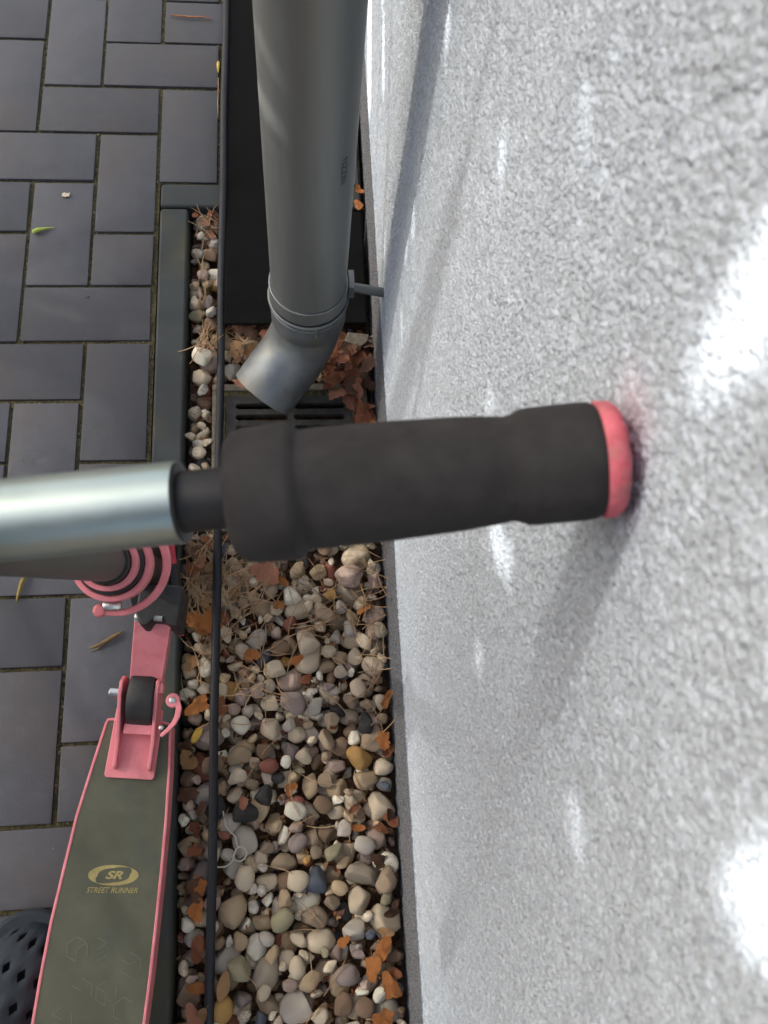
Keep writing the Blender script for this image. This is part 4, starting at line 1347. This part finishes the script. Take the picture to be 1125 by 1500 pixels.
# ------------------------------------------------------------------ the photographer, standing behind the camera in the clogs
m_trouser = mat('dark trousers', lin(38, 42, 50), lin(48, 52, 60), 60, 0.9, bump=0.4, bscale=300)
m_jacket = mat('charcoal jacket', lin(44, 44, 46), lin(56, 56, 58), 50, 0.9, bump=0.4, bscale=200)
m_skin = mat('skin', lin(196, 150, 128), lin(206, 160, 138), 40, 0.5, bump=0.1, bscale=300)
m_hair = mat('brown hair', lin(52, 38, 28), lin(70, 52, 38), 200, 0.6, bump=0.6, bscale=300)
person = thing('person', 'person in dark jacket, dark trousers and navy clogs standing on the pavers by the wall', 'person', (-0.24, -1.76, 0))
DY_ = 0.17
J_ = {'pelvis': (-.22, -1.80, .95, .135), 'waist': (-.215, -1.80, 1.08, .125), 'chest': (-.20, -1.77, 1.27, .145), 'sh': (-.19, -1.74, 1.40, .11), 'neck': (-.18, -1.70, 1.49, .056),
      'skull': (-.16, -1.645, 1.58, .085), 'crown': (-.15, -1.64, 1.67, .075),
      'hipR': (-.13, -1.80, .90, .095), 'kneeR': (-.150, -1.60, .50, .070), 'shinR': (-.180, -1.625, .30, .060), 'ankR': (-.190, -1.605, .09, .042), 'toeR': (-.142, -1.52, .045, .026),
      'hipL': (-.31, -1.80, .90, .095), 'kneeL': (-.345, -1.68, .50, .066), 'shinL': (-.36, -1.80, .30, .058), 'ankL': (-.37, -1.82, .09, .042), 'toeL': (-.36, -1.68, .045, .028),
      'shR': (-.04, -1.75, 1.395, .068), 'elR': (.06, -1.70, 1.14, .046), 'wrR': (.165, -1.53, 1.17, .030), 'paR': (.20, -1.475, 1.185, .034),
      'shL': (-.35, -1.72, 1.395, .068), 'elL': (-.47, -1.73, 1.12, .046), 'wrL': (-.49, -1.66, .90, .030), 'paL': (-.49, -1.645, .82, .034)}
J_ = {k_: (v_[0], v_[1] + (DY_ if v_[2] > .4 and k_[:2] not in ('wr', 'pa', 'el') else 0), v_[2], v_[3] * (1.1 if v_[2] > .6 and v_[3] > .09 else 1)) for k_, v_ in J_.items()}
E_ = [('pelvis', 'waist'), ('waist', 'chest'), ('chest', 'sh'), ('sh', 'neck'), ('neck', 'skull'), ('skull', 'crown'), ('pelvis', 'hipR'), ('hipR', 'kneeR'), ('kneeR', 'shinR'), ('shinR', 'ankR'), ('ankR', 'toeR'),
      ('pelvis', 'hipL'), ('hipL', 'kneeL'), ('kneeL', 'shinL'), ('shinL', 'ankL'), ('ankL', 'toeL'), ('sh', 'shR'), ('shR', 'elR'), ('elR', 'wrR'), ('wrR', 'paR'), ('sh', 'shL'), ('shL', 'elL'), ('elL', 'wrL'), ('wrL', 'paL')]
def skinned(name, joints, edges, root):
    keys = list(joints)
    me = bpy.data.meshes.new(name)
    me.from_pydata([joints[k][:3] for k in keys], [(keys.index(a), keys.index(b_)) for a, b_ in edges], [])
    o = bpy.data.objects.new(name, me); C.objects.link(o)
    o.modifiers.new('skin', 'SKIN')
    for i, k in enumerate(keys):
        sv = me.skin_vertices[0].data[i]
        sv.radius = (joints[k][3],) * 2
        sv.use_root = k == root
    sb = o.modifiers.new('sub', 'SUBSURF'); sb.levels = sb.render_levels = 2
    dg = bpy.context.evaluated_depsgraph_get()
    out = bpy.data.meshes.new_from_object(o.evaluated_get(dg))
    bpy.data.objects.remove(o)
    out.polygons.foreach_set('use_smooth', [True] * len(out.polygons))
    return out
fing = {}
fe = []
pr_ = Vector((.20, -1.475, 1.185)); fd = Vector((.5, .78, .2)).normalized(); fs = Vector((.3, -.35, .9)).normalized()
for nm, off_, ln_ in (('i', .030, .072), ('m', .010, .078), ('r', -.010, .072), ('l', -.028, .058)):
    a_ = pr_ + fs * off_; 
    for q_, u_, r_ in (('a', .02, .011), ('b', .03 + ln_ * .45, .0095), ('c', .03 + ln_ * .9, .008)):
        p_ = a_ + fd * u_ + Vector((-.35, .1, .05)) * (u_ * u_ * 3)
        fing['R' + nm + q_] = (*p_, r_)
    fe += [('paR', 'R' + nm + 'a'), ('R' + nm + 'a', 'R' + nm + 'b'), ('R' + nm + 'b', 'R' + nm + 'c')]
    b0 = Vector((-.49, -1.645, .82)) + Vector((0, 1, 0)) * off_ * 0.9
    for q_, u_, r_ in (('a', .025, .011), ('b', .03 + ln_ * .45, .0095), ('c', .03 + ln_ * .9, .008)):
        fing['L' + nm + q_] = (b0.x + u_ * u_ * 2.0, b0.y, b0.z - u_, r_)
    fe += [('paL', 'L' + nm + 'a'), ('L' + nm + 'a', 'L' + nm + 'b'), ('L' + nm + 'b', 'L' + nm + 'c')]
fing['Rta'] = (*(pr_ + fs * .03 - fd * .005 + Vector((-.025, 0, 0))), .0125); fing['Rtb'] = (*(pr_ + fs * .045 + fd * .035 + Vector((-.035, 0, 0))), .010)
fing['Lta'] = (-.465, -1.61, .84, .0125); fing['Ltb'] = (-.45, -1.595, .80, .010)
fe += [('wrR', 'Rta'), ('Rta', 'Rtb'), ('wrL', 'Lta'), ('Lta', 'Ltb')]
bme = skinned('body', {**J_, **fing}, E_ + fe, 'pelvis')
for M in (m_jacket, m_trouser, m_skin, m_sock): bme.materials.append(M)
hand = [Vector(J_['paR'][:3]), Vector(J_['paL'][:3])]
for p_ in bme.polygons:
    c_ = p_.center
    k = 0 if c_.z > .93 else (1 if c_.z > .13 else 3)
    if c_.z > 1.485 or min((c_ - h_).length for h_ in hand) < .06 or (c_.z < .87 and c_.x < -.425 and c_.z > .6) or (c_.x > .15 and c_.z > 1.1): k = 2
    p_.material_index = k
body = link('body', bme)
hb_ = MB()
bm = bmesh.new(); bmesh.ops.create_uvsphere(bm, u_segments=28, v_segments=18, radius=1.0)
hv = [v.co.copy() for v in bm.verts]
idx = {v: i for i, v in enumerate(bm.verts)}
hb_.add([Vector((-.155, -1.655 + DY_, 1.625)) + Vector((c.x * .092, c.y * .105, c.z * .11 if c.z > -.2 else -.022 + c.z * .05)) + Vector((0, -.012 if c.y < 0 else -.03, 0)) for c in hv], [tuple(idx[v] for v in f.verts) for f in bm.faces])
bm.free()
hair = hb_.build('hair', m_hair)
at_base(person, body, hair)
c2 = clog.copy(); C.objects.link(c2)
c2.location = (-0.355, -1.665, CO.z); c2.rotation_euler = (0, 0, R(34))
c2['label'] = 'other navy foam clog standing farther back, away from the scooter deck'
for ch in list(clog.children):
    d_ = ch.copy(); C.objects.link(d_); d_.parent = c2

# the phone in the hand, its lens looking down past the handlebar
view = Vector(m.col[2][:3]); upv = Vector(m.col[1][:3]); rtv = Vector(m.col[0][:3])
ph = MB().box((0, 0, 0), (0.074, 0.158, 0.0085)); 
fr_ = Matrix((rtv, upv, view)).transposed().to_4x4(); fr_.translation = m.translation + view * 0.016 - upv * 0.055 - rtv * 0.022
ph.v = [tuple(fr_ @ Vector(p)) for p in ph.v]
po = tag(ph.build('smartphone', m_black, bevel=0.003, seg=3), 'black smartphone held above the handlebar by the person', 'smartphone')
lens = MB().lathe(m.translation + view * 0.0125, m.translation + view * 0.005, [(0, 0.0085), (0.004, 0.0085)], n=28).build('lens_ring', m_steel, po)

# ------------------------------------------------------------------ the garden tree that throws the dappled shade
# sun reaches the wall through these openings of the crown, given where their light lands (y, z on the wall)
POLY = [[(-1.181, .968), (-1.187, .983), (-1.197, 1.035), (-1.20, 1.25), (-1.14, 1.25), (-1.157, 1.05), (-1.170, 1.0)],
        [(-1.250, 1.035), (-1.262, .998), (-1.280, .990), (-1.298, 1.005), (-1.312, 1.12), (-1.232, 1.12)],
        [(-1.316, .960), (-1.323, .944), (-1.336, .941), (-1.346, .957), (-1.349, .985), (-1.331, .995), (-1.318, .98)]]
CAPS = [((-.752, .470), (-.712, .496), .004), ((-.790, .335), (-.768, .352), .0035), ((-1.040, .921), (-1.028, .926), .0036), ((-1.066, .932), (-1.058, .935), .0024),
        ((-1.139, .690), (-1.170, .720), .0075), ((-1.304, .790), (-1.324, .798), .0042), ((-1.07, .713), (-1.052, .720), .0036), ((-.42, .330), (-.30, .380), .009),
        ((-.75, .700), (-.715, .716), .0045), ((-.27, .17), (-.15, .25), .03), ((-.703, .418), (-.731, .423), .009), ((-.68, .26), (-.66, .285), .005),
        ((-.60, .22), (-.585, .25), .004), ((-1.20, .60), (-1.21, .62), .004), ((-.95, .80), (-.94, .81), .004)]
crown_c = Vector((0.1, -0.78, 0.55)) + SUN * 2.75
tree = thing('garden_tree', 'small unseen garden tree on the paved side, its crown shaped to dapple the wall', 'tree', (crown_c.x - 0.25, crown_c.y + 0.15, 0))
tb = MB()
tx, ty = tree.location.x, tree.location.y
tb.tube([(tx, ty, -0.02), (tx + .02, ty, .5), (tx, ty + .02, 1.1), (tx + .06, ty, 1.7), (crown_c.x, crown_c.y, 2.6)], [.085, .07, .06, .05, .02], n=14)
for i in range(9):
    a = i * 2.4
    z0 = 1.25 + i * .075
    tb.tube([(tx + .03, ty, z0), (tx + .35 * math.cos(a), ty + .45 * math.sin(a), z0 + .3), (tx + (.9 + .3 * (i % 3)) * math.cos(a + .2), ty + (.9 + .3 * (i % 3)) * math.sin(a + .2), z0 + .55)], [.018, .010, .004], n=7)
m_bark = mat('grey brown bark', lin(92, 78, 66), lin(118, 104, 88), 30, 0.9, bump=0.8, bscale=80, bdist=0.004)
trunk = tb.build('trunk', m_bark)
# leaf lattice laid square to the sun, shaped to leak an even share of light,
# at random depths through the crown
g = np.random.default_rng(11)
LA, LBW = 0.0046, 0.0036
e1 = np.array(SUN.cross(Vector((0, 0, 1))).normalized()); e2 = np.array(SUN.cross(Vector(e1)).normalized()); es = np.array(SUN)
if e2[2] < 0: e2 = -e2
ku, kv = np.meshgrid(np.arange(-int(1.5 / (2 * LA)), int(1.5 / (2 * LA)) + 1), np.arange(-int(1.32 / LBW), int(1.32 / LBW) + 1), indexing='ij')
a1_ = (ku * 2 + (kv % 2)) * LA
a2_ = kv * LBW
a1_, a2_ = a1_.ravel(), a2_.ravel()
th_ = np.arctan2(a2_ / 1.25, a1_ / 1.45)
rr2 = np.hypot(a1_ / 1.45, a2_ / 1.25) / (1 + 0.06 * np.sin(th_ * 5 + 1) + 0.05 * np.sin(th_ * 9))
kp = rr2 < 1 - 0.12 * g.random(len(rr2)) ** 3
a1_, a2_, rr2 = a1_[kp], a2_[kp], rr2[kp]
NL = len(a1_)
a3_ = g.uniform(-1, 1, NL) * 0.62 * np.sqrt(np.clip(1.05 - rr2 ** 2, 0.04, 1))
j1, j2 = g.normal(0, 0.0004, NL), g.normal(0, 0.0004, NL)
Pn = np.array(crown_c) + (a1_ + j1)[:, None] * e1 + (a2_ + j2)[:, None] * e2 + a3_[:, None] * es
tw = (Pn[:, 0] - WX) / SUN.x
land = Pn - tw[:, None] * es                             # where this leaf's shadow falls on the wall plane
ly_, lz_ = land[:, 1], land[:, 2]
open_ = np.zeros(NL, bool)
for P_ in POLY:
    cx_, cy_ = np.mean([p[0] for p in P_]), np.mean([p[1] for p in P_])
    ins = np.zeros(NL, bool)
    for i in range(len(P_)):
        (ax_, ay_), (bx_, by_) = (P_[i - 1], P_[i])
        hit = ((ay_ > lz_) != (by_ > lz_)) & (ly_ < (bx_ - ax_) * (lz_ - ay_) / (by_ - ay_ + 1e-12) + ax_)
        ins ^= hit
    open_ |= ins
for (ay_, az_), (by_, bz_), r_ in CAPS:
    dy_, dz_ = by_ - ay_, bz_ - az_
    u_ = np.clip(((ly_ - ay_) * dy_ + (lz_ - az_) * dz_) / (dy_ * dy_ + dz_ * dz_), 0, 1)
    open_ |= np.hypot(ly_ - ay_ - u_ * dy_, lz_ - az_ - u_ * dz_) < r_
keepm = ~open_
Pn = Pn[keepm]; n_ = len(Pn)
soft = 0.008 * np.sin(a1_ * 7.1 + 2 * np.sin(a2_ * 4.7)) * np.sin(a2_ * 8.3 + 1.0)
LK = 1.13 + soft * 0.3 + 0.6 * np.exp(-((ly_ + 1.28) / 0.16) ** 2 - ((lz_ - 0.55) / 0.22) ** 2) + 0.10 * np.clip((-0.12 - lz_) / 0.1, 0, 1)          # leaves enlarged to fade the column's wall shadow and dim the ground
LK = LK[keepm]
tl = g.normal(0, 0.25, (n_, 2))
ax1 = e1 + tl[:, :1] * es; ax2 = e2 + tl[:, 1:] * es
q = np.stack([Pn - ax1 * (LK * LA)[:, None], Pn + ax2 * (LK * LBW)[:, None], Pn + ax1 * (LK * LA)[:, None], Pn - ax2 * (LK * LBW)[:, None]], 1).reshape(-1, 3)
m_leaf = mat('dark green foliage', lin(48, 64, 34), lin(72, 88, 44), 3, 0.6, c3=lin(96, 92, 44), s3=6)
t = m_leaf.node_tree                                     # transparency added so faint, even sun leaks through the leaf layer
tb_ = t.nodes.new('ShaderNodeBsdfTransparent'); tb_.inputs[0].default_value = (0.90, 0.90, 0.86, 1)
ms_ = t.nodes.new('ShaderNodeMixShader'); ms_.inputs[0].default_value = 0.115
out_ = t.nodes['Material Output']
t.links.new(t.nodes['Principled BSDF'].outputs[0], ms_.inputs[1]); t.links.new(tb_.outputs[0], ms_.inputs[2]); t.links.new(ms_.outputs[0], out_.inputs['Surface'])
crown = link('crown', fast_mesh('crown', q, np.arange(n_ * 4).reshape(-1, 4), [m_leaf], smooth=False))
at_base(tree, trunk, crown)
